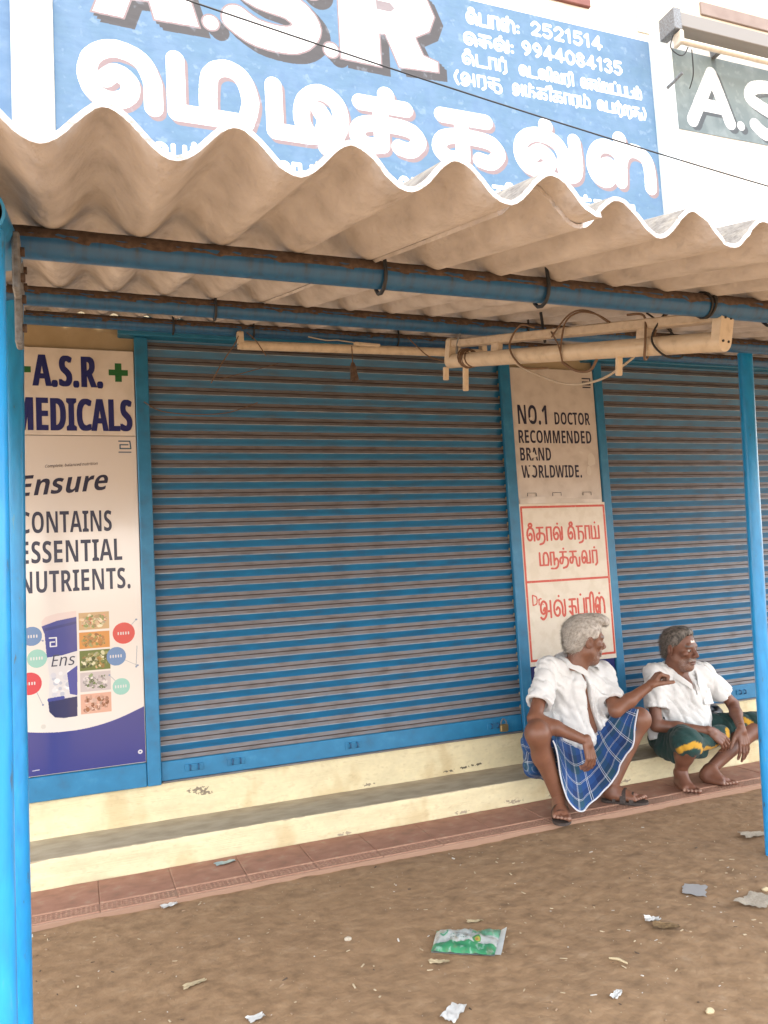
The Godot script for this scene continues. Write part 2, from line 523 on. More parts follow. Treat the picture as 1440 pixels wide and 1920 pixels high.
func build_building() -> void:
	var t := thing("shop_building", "cream shop building with blue hand-painted signs above the awning and low steps", "building", Vector3(2.4, 0, 0))
	# two steps, solid, with plastered faces
	var s1 := piece("lower_step", box_mesh(Vector3(-1.6, -0.1, -0.3), Vector3(6.4, TREAD, 0.316), 0.002), M.cement, t)
	piece("riser", worn_riser(-1.6, 6.4, LEDGE - 0.004, TREAD - 0.001, 0.322, 4), stained_cream(2048, 48, 90, [[0.468, 0.82, 5, 0.3], [0.5, 0.85, 4, 0.3], [0.43, 0.9, 4, 0.3], [0.56, 0.8, 4, 0.3], [0.35, 0.9, 4, 0.32]]), s1)
	var s2 := piece("upper_step", box_mesh(Vector3(-1.6, TREAD - 0.05, -0.3), Vector3(6.4, SILL - 0.002, -0.006), 0.002), M.cement, t)
	piece("riser", worn_riser(-1.6, 6.4, TREAD - 0.002, SILL, 0.002, 5), stained_cream(2048, 64, 70, [[0.267, 0.3, 5, 0.16], [0.271, 0.42, 4, 0.16], [0.44, 0.86, 3, 0.08], [0.452, 0.84, 3, 0.06], [0.462, 0.8, 3, 0.06], [0.38, 0.9, 3, 0.2], [0.55, 0.2, 3, 0.15]]), s2)
	# wall behind and above
	piece("wall", box_mesh(Vector3(-1.6, SILL - 0.05, -0.35), Vector3(0.352, 2.9, -0.012), 0.0), M.inner_cream, t)
	piece("wall", box_mesh(Vector3(2.41, SILL - 0.05, -0.35), Vector3(3.142, 2.9, -0.012), 0.0), M.inner_cream, t)
	piece("wall", box_mesh(Vector3(0.352, 2.62, -0.35), Vector3(2.41, 2.9, -0.03), 0.0), M.inner_cream, t)
	piece("wall", box_mesh(Vector3(3.142, 2.62, -0.35), Vector3(6.4, 2.9, -0.03), 0.0), M.inner_cream, t)
	piece("wall", box_mesh(Vector3(5.32, SILL - 0.05, -0.35), Vector3(6.4, 2.62, -0.012), 0.0), M.inner_cream, t)
	# the closed shop behind the shutters
	piece("shop_back_wall", box_mesh(Vector3(-1.6, -0.1, -3.0), Vector3(6.4, 3.2, -2.8), 0.0), M.inner_cream, t)
	piece("shop_floor", box_mesh(Vector3(-1.6, -0.1, -2.8), Vector3(6.4, 0.14, -0.3), 0.0), M.cement, t)
	piece("shop_ceiling", box_mesh(Vector3(-1.6, 2.9, -2.8), Vector3(6.4, 3.2, -0.4), 0.0), M.inner_cream, t)
	piece("shop_side_wall", box_mesh(Vector3(-1.8, -0.1, -3.0), Vector3(-1.6, 3.2, -0.012), 0.0), M.inner_cream, t)
	piece("shop_side_wall", box_mesh(Vector3(6.4, -0.1, -3.0), Vector3(6.6, 3.2, -0.012), 0.0), M.inner_cream, t)
	# painted steel door frames
	for e in [[-0.6, 0.2895, 0.318, 0.432, 0.03], [0.2915, 0.357, 0.318, 2.56, 0.036], [2.406, 2.475, 0.318, 2.56, 0.036], [3.087, 3.146, 0.318, 2.56, 0.036]]:
		piece("door_frame", box_mesh(Vector3(e[0], e[2], 0.006 if e[3] > 2.0 else -0.03), Vector3(e[1], e[3], e[4]), 0.004), M.blue, t)
	for e in [[0.215, 2.5, 2.562, 2.66], [3.02, 5.5, 2.562, 2.66]]:
		piece("lintel", box_mesh(Vector3(e[0], e[2], -0.02), Vector3(e[1], e[3], 0.06), 0.005), M.blue, t)
	# upper wall with hand-painted signs
	var up := piece("upper_wall", box_mesh(Vector3(-6.0, 2.9, -0.4), Vector3(9.0, 9.0, -0.002), 0.0), M.upper_wall, t)
	var sgn := MB.new()
	sgn.quad(Vector3(-0.054, 3.2, 0.002), Vector3(3.787, 3.2, 0.002), Vector3(3.787, 4.87, 0.002), Vector3(-0.054, 4.87, 0.002), Vector2(0, 1), Vector2(1, 1), Vector2(1, 0), Vector2(0, 0))
	var big := piece("painted_sign", sgn.mesh(), painted_sign_material(), up)
	big.set_meta("label", "blue hand-painted shop sign with white lettering above the awning")
	var sg2 := MB.new()
	sg2.quad(Vector3(-2.4, 3.2, 0.002), Vector3(-0.255, 3.2, 0.002), Vector3(-0.255, 4.87, 0.002), Vector3(-2.4, 4.87, 0.002))
	piece("painted_panel", sg2.mesh(), M.sign_blue, up)
	var sg3 := MB.new()
	sg3.quad(Vector3(3.955, 4.272, 0.002), Vector3(6.6, 4.272, 0.002), Vector3(6.6, 4.868, 0.002), Vector3(3.955, 4.868, 0.002), Vector2(0, 1), Vector2(1, 1), Vector2(1, 0), Vector2(0, 0))
	var small := piece("painted_sign", sg3.mesh(), second_sign_material(), up)
	small.set_meta("label", "pale grey-green painted sign with white letters beside the pale pilaster")
	for e in [[-0.252, -0.058], [3.79, 3.95]]:
		piece("pilaster", box_mesh(Vector3(e[0], 2.7, -0.05), Vector3(e[1], 4.93 if e[0] > 0 else 7.0, 0.05), 0.012), M.pale_pilaster, up)
	# upper floor: beige band, window boards
	piece("beige_band", box_mesh(Vector3(3.7, 4.93, -0.05), Vector3(9.0, 7.0, 0.006), 0.0), M.beige_wall, up)
	for e in [[2.2, 3.31, 5.012, 6.0, M.maroon], [4.275, 5.4, 5.172, 5.27, M.dusky]]:
		piece("window_board", box_mesh(Vector3(e[0], e[2], -0.05), Vector3(e[1], e[3], 0.02), 0.004), e[4], up)
	# steel hook sticking out of the right pilaster
	piece("hook", tube_mesh([Vector3(3.87, 4.52, 0.03), Vector3(3.885, 4.535, 0.1), Vector3(3.9, 4.56, 0.17)], 0.011, 8), M.grey_metal, up)

# ---------------------------------------------------------------- rolling shutters
func slat_parts(x0: float, x1: float) -> Array:
	# one slat from crest to crest: a dusty flare that faces up, split by the dark interlock seam, then the painted face below the next crest with a pale highlight painted along its edge
	var profs := [
		[Vector2(0.0012, 0.0163), Vector2(0.0045, 0.0148), Vector2(0.010, 0.0118), Vector2(0.0165, 0.0088)],
		[Vector2(0.0165, 0.0088), Vector2(0.0175, 0.0035), Vector2(0.0205, 0.003), Vector2(0.0215, 0.0066)],
		[Vector2(0.0215, 0.0066), Vector2(0.026, 0.0046), Vector2(0.033, 0.0016), Vector2(0.039, 0.0)],
		[Vector2(0.039, 0.0), Vector2(0.043, 0.0005), Vector2(0.05, 0.0035), Vector2(0.057, 0.0075), Vector2(0.064, 0.0115), Vector2(0.07, 0.0145), Vector2(0.0742, 0.0163)],
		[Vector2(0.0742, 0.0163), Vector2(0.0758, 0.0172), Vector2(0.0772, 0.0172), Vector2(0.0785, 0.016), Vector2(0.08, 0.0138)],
	]
	var out := []
	for prof in profs:
		var b := MB.new()
		var np: int = prof.size()
		for xs in 2:
			var x: float = x0 if xs == 0 else x1
			for k in np:
				var q: Vector2 = prof[k]
				var a: Vector2 = prof[maxi(k - 1, 0)]
				var e: Vector2 = prof[mini(k + 1, np - 1)]
				var tg := (e - a).normalized()
				b.vert(Vector3(x, q.x, q.y), Vector3(0, -tg.y, tg.x))
		for k in np - 1:
			b.i.append_array([k, k + 1, np + k, np + k, k + 1, np + k + 1])
		out.append(b.mesh())
	return out

func build_shutter(x0: float, x1: float, label: String, locked: bool) -> void:
	var t := thing("rolling_shutter", label, "shutter", Vector3((x0 + x1) * 0.5, SILL, 0.0), "rolling shutters of the shop front")
	var hw := (x1 - x0) * 0.5
	var p := slat_parts(-hw - 0.03, hw + 0.03)
	var y := 0.424 - SILL
	var k := 0
	while y < 2.25:
		var o := piece("slat", p[3], M.slat_blue, t, Transform3D(Basis(), Vector3(rng.randf_range(-0.002, 0.002), y, -0.015 + rng.randf_range(-0.0012, 0.0012))), false)
		piece("dusty_flat", p[0], M.slat_dust, o, Transform3D(), false)
		piece("dusty_flat", p[2], M.slat_dust, o, Transform3D(), false)
		piece("seam", p[1], M.slat_seam, o, Transform3D(), false)
		piece("painted_highlight", p[4], M.slat_highlight, o, Transform3D(), false)  # highlight along the crest, painted as a pale strip
		y += 0.0773
		k += 1
	# bottom rail, in world coordinates
	var zb := 0.012
	piece("bottom_rail", box_mesh(Vector3(x0 + 0.002, SILL + 0.012, -0.02), Vector3(x1 - 0.002, 0.4235, zb), 0.003), M.blue, t)
	piece("rail_angle", box_mesh(Vector3(x0 + 0.004, SILL + 0.003, -0.018), Vector3(x1 - 0.004, SILL + 0.011, zb + 0.01), 0.002), M.slat_dust, t)
	var hs := [x0 + 0.16, x0 + 0.37, x0 + 1.0, x0 + 1.86] if locked else [x0 + 0.3, x0 + 0.93, x0 + 1.5]
	for hx in hs:
		var lt := piece("latch_plate", box_mesh(Vector3(hx - 0.045, 0.362, zb), Vector3(hx + 0.045, 0.396, zb + 0.006), 0.002), M.blue, t)
		piece("latch_loop", tube_mesh([Vector3(hx - 0.02, 0.366, zb + 0.004), Vector3(hx - 0.02, 0.37, zb + 0.022), Vector3(hx - 0.02, 0.388, zb + 0.022), Vector3(hx - 0.02, 0.392, zb + 0.004)], 0.004, 6), M.frame_dark, lt)
		piece("latch_loop", tube_mesh([Vector3(hx + 0.02, 0.366, zb + 0.004), Vector3(hx + 0.02, 0.37, zb + 0.022), Vector3(hx + 0.02, 0.388, zb + 0.022), Vector3(hx + 0.02, 0.392, zb + 0.004)], 0.004, 6), M.frame_dark, lt)
	if locked:
		var px := 2.27
		var pl := thing("padlock", "small brass padlock hanging at the right end of the shutter's bottom rail", "padlock", Vector3(px, 0.34, zb + 0.02))
		piece("body", box_mesh(Vector3(px - 0.026, 0.342, zb + 0.012), Vector3(px + 0.026, 0.385, zb + 0.034), 0.006), M.brass, pl)
		piece("shackle", tube_mesh(curve([Vector3(px - 0.016, 0.38, zb + 0.023), Vector3(px - 0.016, 0.4, zb + 0.023), Vector3(px, 0.414, zb + 0.02), Vector3(px + 0.016, 0.4, zb + 0.023), Vector3(px + 0.016, 0.38, zb + 0.023)], 4), 0.0042, 8), M.grey_metal, pl)

# ---------------------------------------------------------------- lettering and print
var GL := {}   # stroke letters: [advance, [stroke points ...]]; a doubled point is a sharp corner

func letters() -> void:
	var spiral := [0.30, 0.42, 0.44, 0.56, 0.6, 0.42, 0.58, 0.16, 0.38, 0.03, 0.17, 0.14, 0.08, 0.46, 0.16, 0.82, 0.42, 1.0, 0.74, 0.88, 0.88, 0.55]
	GL = {
		"e": [1.0, [spiral + [0.9, 0.3, 0.9, 0.0]]],
		"ee": [1.0, [spiral + [0.9, 0.3, 0.9, 0.0], [0.42, 1.0, 0.3, 1.22, 0.52, 1.34, 0.66, 1.18, 0.5, 1.04]]],
		"ma": [1.12, [[0.08, 1.0, 0.08, 0.0, 0.08, 0.0, 1.0, 0.0, 1.0, 0.0, 1.08, 0.42, 0.98, 0.86, 0.76, 1.0, 0.55, 0.84, 0.5, 0.4, 0.5, 0.0]]],
		"tti": [1.15, [[0.08, 1.0, 0.08, 0.0, 0.08, 0.0, 0.62, 0.0, 0.62, 0.0, 0.5, 0.35, 0.56, 0.8, 0.8, 1.02, 1.06, 0.84, 1.12, 0.4, 0.98, -0.05, 0.86, -0.2], [0.62, 0.0, 0.8, 0.1, 0.86, 0.4, 0.78, 0.62]]],
		"tt": [0.95, [[0.08, 1.0, 0.08, 0.0, 0.08, 0.0, 0.92, 0.0]]],
		"ttu": [1.05, [[0.08, 1.0, 0.08, 0.0, 0.08, 0.0, 0.8, 0.0, 1.02, 0.2, 1.0, 0.6, 0.8, 0.62]]],
		"k": [1.08, [[0.12, 1.0, 0.88, 1.0], [0.44, 1.0, 0.44, 0.04], [0.44, 0.05, 0.22, 0.0, 0.06, 0.16, 0.1, 0.42, 0.3, 0.54, 0.6, 0.56, 0.92, 0.5, 1.04, 0.26, 0.9, 0.03, 0.7, 0.06]]],
		"c": [1.0, [[0.1, 1.0, 0.9, 1.0], [0.44, 1.0, 0.44, 0.0], [0.44, 0.0, 0.08, 0.26], [0.06, 0.55, 0.7, 0.55, 0.88, 0.45, 0.9, 0.15]]],
		"cu": [1.15, [[0.1, 1.0, 0.9, 1.0], [0.44, 1.0, 0.44, 0.0], [0.44, 0.0, 0.08, 0.26], [0.06, 0.55, 0.7, 0.55, 0.95, 0.4, 1.0, 0.0, 0.8, -0.25, 0.55, -0.2]]],
		"l": [1.16, [spiral + [0.86, 0.25, 0.9, 0.06, 1.0, 0.0, 1.1, 0.12, 1.12, 0.5, 1.1, 1.0]]],
		"s": [1.3, [[0.26, 0.4, 0.4, 0.5, 0.48, 0.3, 0.34, 0.04, 0.15, 0.12, 0.08, 0.5, 0.2, 0.9, 0.42, 1.0, 0.62, 0.8, 0.64, 0.4, 0.62, 0.05], [0.62, 0.4, 0.72, 0.85, 0.92, 1.0, 1.15, 0.85, 1.22, 0.5, 1.22, 0.0]]],
		"n": [1.35, [[0.26, 0.4, 0.4, 0.5, 0.48, 0.3, 0.34, 0.04, 0.15, 0.12, 0.08, 0.5, 0.2, 0.9, 0.42, 1.0, 0.62, 0.8, 0.64, 0.4, 0.62, 0.0], [0.64, 0.5, 0.74, 0.9, 0.95, 1.0, 1.18, 0.84, 1.25, 0.5, 1.25, 0.0]]],
		"rr": [1.1, [[0.08, 0.0, 0.08, 0.7, 0.3, 1.0, 0.52, 0.7, 0.52, 0.0], [0.52, 0.7, 0.76, 1.0, 1.0, 0.7, 1.0, 0.0, 0.7, -0.3]]],
		"r": [0.72, [[0.1, 0.0, 0.1, 1.0, 0.1, 1.0, 0.62, 1.0, 0.62, 1.0, 0.62, 0.0, 0.62, 0.0, 0.4, -0.2]]],
		"ru": [1.0, [[0.1, 0.0, 0.1, 1.0, 0.1, 1.0, 0.5, 1.0, 0.5, 1.0, 0.5, 0.0], [0.5, 0.3, 0.75, 0.5, 0.95, 0.3, 0.9, -0.1, 0.6, -0.3, 0.1, -0.28]]],
		"aa": [0.72, [[0.1, 0.0, 0.1, 1.0, 0.1, 1.0, 0.62, 1.0, 0.62, 1.0, 0.62, 0.0]]],
		"p": [0.98, [[0.08, 1.0, 0.08, 0.0, 0.08, 0.0, 0.9, 0.0, 0.9, 0.0, 0.9, 1.0]]],
		"y": [1.12, [[0.08, 1.0, 0.08, 0.0, 0.08, 0.0, 1.04, 0.0, 1.04, 0.0, 1.04, 1.0], [0.56, 0.0, 0.6, 0.5, 0.5, 0.95]]],
		"v": [1.16, [[0.26, 0.4, 0.4, 0.5, 0.5, 0.3, 0.34, 0.02, 0.14, 0.12, 0.08, 0.5, 0.2, 0.9, 0.42, 1.0, 0.62, 0.8, 0.66, 0.4, 0.64, 0.0, 0.64, 0.0, 1.06, 0.0, 1.06, 0.0, 1.06, 1.0]]],
		"t": [1.06, [[0.1, 1.0, 0.85, 1.0], [0.42, 1.0, 0.42, 0.4, 0.28, 0.08, 0.1, 0.14, 0.08, 0.42, 0.3, 0.56, 0.62, 0.56, 0.94, 0.44, 1.0, 0.1, 0.8, -0.2, 0.4, -0.3]]],
		"tu": [1.3, [[0.1, 1.0, 0.85, 1.0], [0.42, 1.0, 0.42, 0.4, 0.28, 0.08, 0.1, 0.14, 0.08, 0.42, 0.3, 0.56, 0.62, 0.56, 0.8, 0.4, 0.84, 0.0, 0.95, -0.2, 1.15, -0.1, 1.2, 0.5]]],
		"na": [1.0, [[0.1, 1.0, 0.85, 1.0], [0.3, 1.0, 0.3, 0.0], [0.3, 0.55, 0.62, 0.58, 0.88, 0.44, 0.92, 0.1, 0.75, -0.2, 0.35, -0.3]]],
		"ng": [1.1, [[0.08, 1.0, 0.08, 0.0, 0.08, 0.0, 0.46, 0.0, 0.46, 0.0, 0.46, 1.0, 0.46, 1.0, 0.9, 1.0], [0.46, 0.5, 0.8, 0.55, 1.0, 0.35, 0.9, 0.0]]],
		"a": [1.12, [[0.34, 0.42, 0.46, 0.58, 0.52, 0.36, 0.32, 0.22, 0.12, 0.36, 0.12, 0.76, 0.36, 1.0, 0.62, 0.8, 0.62, 0.36, 0.5, 0.02, 0.26, -0.12, 0.06, 0.0], [0.62, 0.36, 1.0, 0.36], [1.0, 1.0, 1.0, -0.04]]],
		"A": [1.35, [[0.34, 0.42, 0.46, 0.58, 0.52, 0.36, 0.32, 0.22, 0.12, 0.36, 0.12, 0.76, 0.36, 1.0, 0.62, 0.8, 0.62, 0.36, 0.5, 0.02, 0.26, -0.12, 0.06, 0.0], [0.62, 0.36, 1.0, 0.36], [1.0, 1.0, 1.0, 0.0, 1.15, -0.2, 1.3, 0.0, 1.15, 0.15]]],
		"i": [0.3, [[-0.22, 1.0, -0.1, 1.3, 0.12, 1.32, 0.24, 1.0, 0.22, 0.0]]],
		"ii": [0.34, [[-0.22, 1.0, -0.1, 1.3, 0.12, 1.32, 0.24, 1.0, 0.22, 0.0], [0.12, 1.32, 0.3, 1.45, 0.36, 1.25]]],
		".": [0.3, [[0.1, 0.06, 0.12, 0.06]]], ":": [0.36, [[0.14, 0.14, 0.16, 0.14], [0.14, 0.66, 0.16, 0.66]]], " ": [0.45, []],
		"(": [0.42, [[0.34, 1.1, 0.12, 0.5, 0.34, -0.15]]], ")": [0.42, [[0.08, 1.1, 0.3, 0.5, 0.08, -0.15]]],
		"0": [0.74, [[0.36, 1.0, 0.1, 0.75, 0.1, 0.25, 0.36, 0.0, 0.64, 0.25, 0.64, 0.75, 0.36, 1.0]]],
		"1": [0.45, [[0.08, 0.78, 0.28, 1.0, 0.28, 1.0, 0.28, 0.0]]],
		"2": [0.72, [[0.1, 0.75, 0.34, 1.0, 0.62, 0.78, 0.5, 0.45, 0.1, 0.0, 0.1, 0.0, 0.66, 0.0]]],
		"3": [0.72, [[0.1, 0.85, 0.36, 1.0, 0.6, 0.8, 0.36, 0.54], [0.36, 0.54, 0.64, 0.3, 0.4, 0.0, 0.1, 0.14]]],
		"4": [0.78, [[0.52, 0.0, 0.52, 1.0, 0.52, 1.0, 0.08, 0.28, 0.08, 0.28, 0.74, 0.28]]],
		"5": [0.72, [[0.62, 1.0, 0.16, 1.0, 0.16, 1.0, 0.12, 0.56, 0.12, 0.56, 0.42, 0.62, 0.64, 0.34, 0.4, 0.0, 0.08, 0.12]]],
		"8": [0.74, [[0.36, 0.54, 0.12, 0.76, 0.36, 1.0, 0.6, 0.76, 0.36, 0.54, 0.1, 0.26, 0.36, 0.0, 0.64, 0.26, 0.36, 0.54]]],
		"9": [0.74, [[0.62, 0.62, 0.36, 0.42, 0.12, 0.7, 0.36, 1.0, 0.62, 0.75, 0.6, 0.35, 0.3, 0.0]]],
	}

func stamp(img: Image, pts: Array, w: float, col: Color) -> void:
	# a round-ended stroke of width w (pixels)
	var r := w * 0.5
	var rows := []
	var ri := int(ceil(r))
	for dy in range(-ri, ri + 1):
		var q := r * r - dy * dy
		rows.append(int(sqrt(q)) if q > 0.0 else -1)
	var step := maxf(1.0, r * 0.22)
	for k in pts.size() - 1:
		var a: Vector2 = pts[k]
		var b: Vector2 = pts[k + 1]
		var n := int(ceil(a.distance_to(b) / step)) + 1
		for s in n:
			var p := a.lerp(b, float(s) / n)
			for dy in range(-ri, ri + 1):
				var hw: int = rows[dy + ri]
				if hw >= 0:
					img.fill_rect(Rect2i(int(p.x) - hw, int(p.y) + dy, hw * 2 + 1, 1), col)

func stroke_points(flat: Array) -> Array:
	# split at doubled points, smooth the rest
	var runs := [[]]
	var k := 0
	while k < flat.size():
		var p := Vector2(flat[k], flat[k + 1])
		var run: Array = runs[-1]
		if run.size() and (run[-1] as Vector2).distance_to(p) < 0.0001:
			runs.append([p])
		else:
			run.append(p)
		k += 2
	var out := []
	for run in runs:
		if run.size() == 2:
			out.append_array(run)
		elif run.size() > 2:
			out.append_array(curve(run, 6))
	return out

func write(img: Image, text: Array, x0: float, base: float, h: float, width: float, passes: Array) -> void:
	# passes: [stroke width px, colour, dx, dy]; "*" puts a dot over the letter before; the line is fitted into width
	var adv := 0.0
	for g in text:
		if g != "*":
			adv += GL[g][0] + 0.12
	var sx := width / adv
	for ps in passes:
		var x := 0.0
		var last := 0.0
		for g in text:
			if g == "*":
				var c := Vector2(x0 + (x - 0.12 - last * 0.5) * sx + ps[2], base - 1.26 * h + ps[3])
				stamp(img, [c, c + Vector2(1, 0)], ps[0] * 1.1, ps[1])
				continue
			for st in GL[g][1]:
				var pts := []
				for p in stroke_points(st):
					pts.append(Vector2(x0 + (x + p.x) * sx + ps[2], base - p.y * h + ps[3]))
				stamp(img, pts, ps[0], ps[1])
			last = GL[g][0]
			x += last + 0.12

func fill_poly(img: Image, poly: Array, col: Color) -> void:
	var lo := 1e9
	var hi := -1e9
	for p in poly:
		lo = minf(lo, p.y)
		hi = maxf(hi, p.y)
	for y in range(maxi(int(lo), 0), mini(int(hi) + 1, img.get_height())):
		var xs := []
		for k in poly.size():
			var a: Vector2 = poly[k]
			var b: Vector2 = poly[(k + 1) % poly.size()]
			if (a.y <= y) != (b.y <= y):
				xs.append(a.x + (y - a.y) / (b.y - a.y) * (b.x - a.x))
		xs.sort()
		var q := 0
		while q + 1 < xs.size():
			img.fill_rect(Rect2i(int(xs[q]), y, int(xs[q + 1]) - int(xs[q]) + 1, 1), col)
			q += 2

func disc(img: Image, c: Vector2, r: float, col: Color) -> void:
	stamp(img, [c, c + Vector2(0.5, 0)], r * 2.0, col)

func weather(img: Image, sd: int, col: Color, freq: float, lo: float, amount: float) -> void:
	# blotches of faded or flaked paint, laid over the whole print
	var n := noise(freq, 5, sd)
	var g := n.get_image(img.get_width(), img.get_height())
	var lay := Image.create(img.get_width(), img.get_height(), false, Image.FORMAT_RGBA8)
	g.convert(Image.FORMAT_L8)
	var d := g.get_data()
	var px := PackedByteArray()
	px.resize(d.size() * 4)
	var cr := int(col.r * 255)
	var cg := int(col.g * 255)
	var cb := int(col.b * 255)
	for k in d.size():
		var a := clampf((d[k] / 255.0 - lo) / maxf(1.0 - lo, 0.01) * 2.0, 0.0, 1.0) * amount
		px[k * 4] = cr
		px[k * 4 + 1] = cg
		px[k * 4 + 2] = cb
		px[k * 4 + 3] = int(a * 255)
	lay.set_data(img.get_width(), img.get_height(), false, Image.FORMAT_RGBA8, px)
	img.blend_rect(lay, Rect2i(0, 0, img.get_width(), img.get_height()), Vector2i.ZERO)

func painted_sign_material() -> StandardMaterial3D:
	letters()
	# canvas 2048 x 890 over x -0.054..3.787, y 4.87..3.2
	var ppm := 533.2
	var img := Image.create(2048, 890, false, Image.FORMAT_RGBA8)
	var bl := lin(0.085, 0.165, 0.255)
	img.fill(bl)
	weather(img, 301, lin(0.12, 0.2, 0.32), 0.006, 0.35, 0.4)
	weather(img, 302, lin(0.065, 0.135, 0.25), 0.02, 0.5, 0.3)
	var X := func(x: float) -> float: return (x + 0.054) * ppm
	var Y := func(y: float) -> float: return (4.87 - y) * ppm
	var white := lin(0.76, 0.74, 0.72)
	var pink := lin(0.21, 0.155, 0.16)
	var shade := lin(0.05, 0.048, 0.05)
	# three large latin capitals with pink outline and a dark block shade
	var polys := [
		[0.14, 4.31, 0.29, 4.305, 0.33, 4.42, 0.43, 4.43, 0.455, 4.33, 0.685, 4.335, 0.53, 4.88, 0.34, 4.88],
		[1.51, 4.315, 1.755, 4.31, 1.755, 4.52, 1.8, 4.525, 1.88, 4.33, 2.135, 4.345, 2.135, 4.405, 2.04, 4.43, 1.99, 4.54, 2.09, 4.6, 2.13, 4.7, 2.08, 4.82, 1.95, 4.86, 1.51, 4.86],
	]
	var strokes := [[0.08, [0.752, 4.372, 0.757, 4.372]], [0.085, [1.447, 4.35, 1.452, 4.35]], [0.155, [1.34, 4.72, 1.2, 4.83, 1.0, 4.8, 0.91, 4.69, 1.02, 4.6, 1.22, 4.56, 1.31, 4.46, 1.22, 4.365, 1.02, 4.365, 0.89, 4.43]]]
	for ps in [[0.011, shade, 0.05, 0.045], [0.011, shade, 0.034, 0.03], [0.011, shade, 0.017, 0.015], [0.011, pink, 0.0, 0.0], [0.0, white, 0.0, 0.0]]:
		for flat in polys:
			var pg := PackedVector2Array()
			for k in range(0, flat.size(), 2):
				pg.append(Vector2(X.call(flat[k] + ps[2]), Y.call(flat[k + 1] - ps[3])))
			if ps[0] > 0.0:
				pg = Geometry2D.offset_polygon(pg, ps[0] * ppm, Geometry2D.JOIN_MITER)[0]
			fill_poly(img, Array(pg), ps[1])
		for st in strokes:
			var pts := []
			for p in stroke_points(st[1]):
				pts.append(Vector2(X.call(p.x + ps[2]), Y.call(p.y - ps[3])))
			stamp(img, pts, (st[0] + ps[0] * 2.0) * ppm, ps[1])
	# counter of the R
	fill_poly(img, [Vector2(X.call(1.75), Y.call(4.73)), Vector2(X.call(1.84), Y.call(4.73)), Vector2(X.call(1.87), Y.call(4.7)), Vector2(X.call(1.84), Y.call(4.67)), Vector2(X.call(1.75), Y.call(4.67))], lin(0.2, 0.17, 0.18))
	# second line, large
	var w := 0.098 * ppm
	var pp := [[w, pink, 9.0, 12.0], [w, pink, 4.0, 6.0], [w, white, 0.0, 0.0]]
	write(img, ["e", "ma"], X.call(0.07), Y.call(3.82), 0.3 * ppm, 0.95 * ppm, pp)
	write(img, ["tti"], X.call(1.06), Y.call(3.8), 0.27 * ppm, 0.48 * ppm, pp)
	write(img, ["k", "*"], X.call(1.56), Y.call(3.8), 0.26 * ppm, 0.48 * ppm, pp)
	write(img, ["k"], X.call(2.09), Y.call(3.8), 0.27 * ppm, 0.5 * ppm, pp)
	write(img, ["l", "*"], X.call(2.65), Y.call(3.8), 0.25 * ppm, 0.52 * ppm, pp)
	write(img, ["s", "*"], X.call(3.2), Y.call(3.8), 0.25 * ppm, 0.58 * ppm, pp)
	# address lines, right
	var sp := [[0.021 * ppm, white, 0.0, 0.0]]
	write(img, ["ee", "p", "aa", "n", "*", ":"], X.call(2.36), Y.call(4.715), 0.075 * ppm, 0.4 * ppm, sp)
	write(img, ["2", "5", "2", "1", "5", "1", "4"], X.call(2.83), Y.call(4.735), 0.085 * ppm, 0.57 * ppm, sp)
	write(img, ["e", "c", "l", "*", ":"], X.call(2.33), Y.call(4.57), 0.075 * ppm, 0.38 * ppm, sp)
	write(img, ["9", "9", "4", "4", "0", "8", "4", "1", "3", "5"], X.call(2.75), Y.call(4.585), 0.085 * ppm, 0.8 * ppm, sp)
	sp = [[0.0185 * ppm, white, 0.0, 0.0]]
	write(img, ["ee", "tt", "aa", "r", "*"], X.call(2.31), Y.call(4.435), 0.07 * ppm, 0.33 * ppm, sp)
	write(img, ["e", "tt", "l", "i", "v", "r", "i"], X.call(2.72), Y.call(4.435), 0.065 * ppm, 0.42 * ppm, sp)
	write(img, ["e", "c", "y", "*", "y", "p", "*", "p", "ttu", "ma", "*"], X.call(3.19), Y.call(4.435), 0.065 * ppm, 0.5 * ppm, sp)
	write(img, ["(", "a", "r", "cu"], X.call(2.24), Y.call(4.3), 0.07 * ppm, 0.36 * ppm, sp)
	write(img, ["a", "ng", "*", "k", "ii", "k", "aa", "r", "ma", "*"], X.call(2.66), Y.call(4.3), 0.065 * ppm, 0.6 * ppm, sp)
	write(img, ["e", "p", "rr", "*", "rr", "tu", ")"], X.call(3.31), Y.call(4.3), 0.065 * ppm, 0.41 * ppm, sp)
	# bottom line, mostly behind the awning
	sp = [[0.026 * ppm, white, 0.0, 0.0]]
	write(img, ["A", "ng", "*", "k", "i", "l"], X.call(0.42), Y.call(3.545), 0.085 * ppm, 0.6 * ppm, sp)
	write(img, ["ma", "ru", "na", "*", "tu", "k", "l", "*"], X.call(1.06), Y.call(3.535), 0.085 * ppm, 0.7 * ppm, sp)
	write(img, ["a", "n", "t", "*", "tu", "ma", "*"], X.call(1.83), Y.call(3.545), 0.085 * ppm, 0.6 * ppm, sp)
	write(img, ["k", "i", "tt", "k", "*", "k", "ma", "*", "na", "*", "tu", "p", "r"], X.call(2.46), Y.call(3.57), 0.085 * ppm, 1.1 * ppm, sp)
	weather(img, 303, lin(0.3, 0.36, 0.44), 0.02, 0.7, 0.3)
	var m := StandardMaterial3D.new()
	m.albedo_texture = ImageTexture.create_from_image(img)
	m.roughness = 0.75
	m.heightmap_enabled = true
	m.heightmap_texture = grey_tex(0.05, 5, 71)
	m.heightmap_scale = 0.12
	M.sign_blue = tri([[0.0, C(0.065, 0.135, 0.25)], [0.5, C(0.085, 0.165, 0.285)], [1.0, C(0.13, 0.21, 0.33)]], Vector3(0.7, 0.7, 0.7), 0.012, 0.75, 77, 0.1, 0.05)
	return m

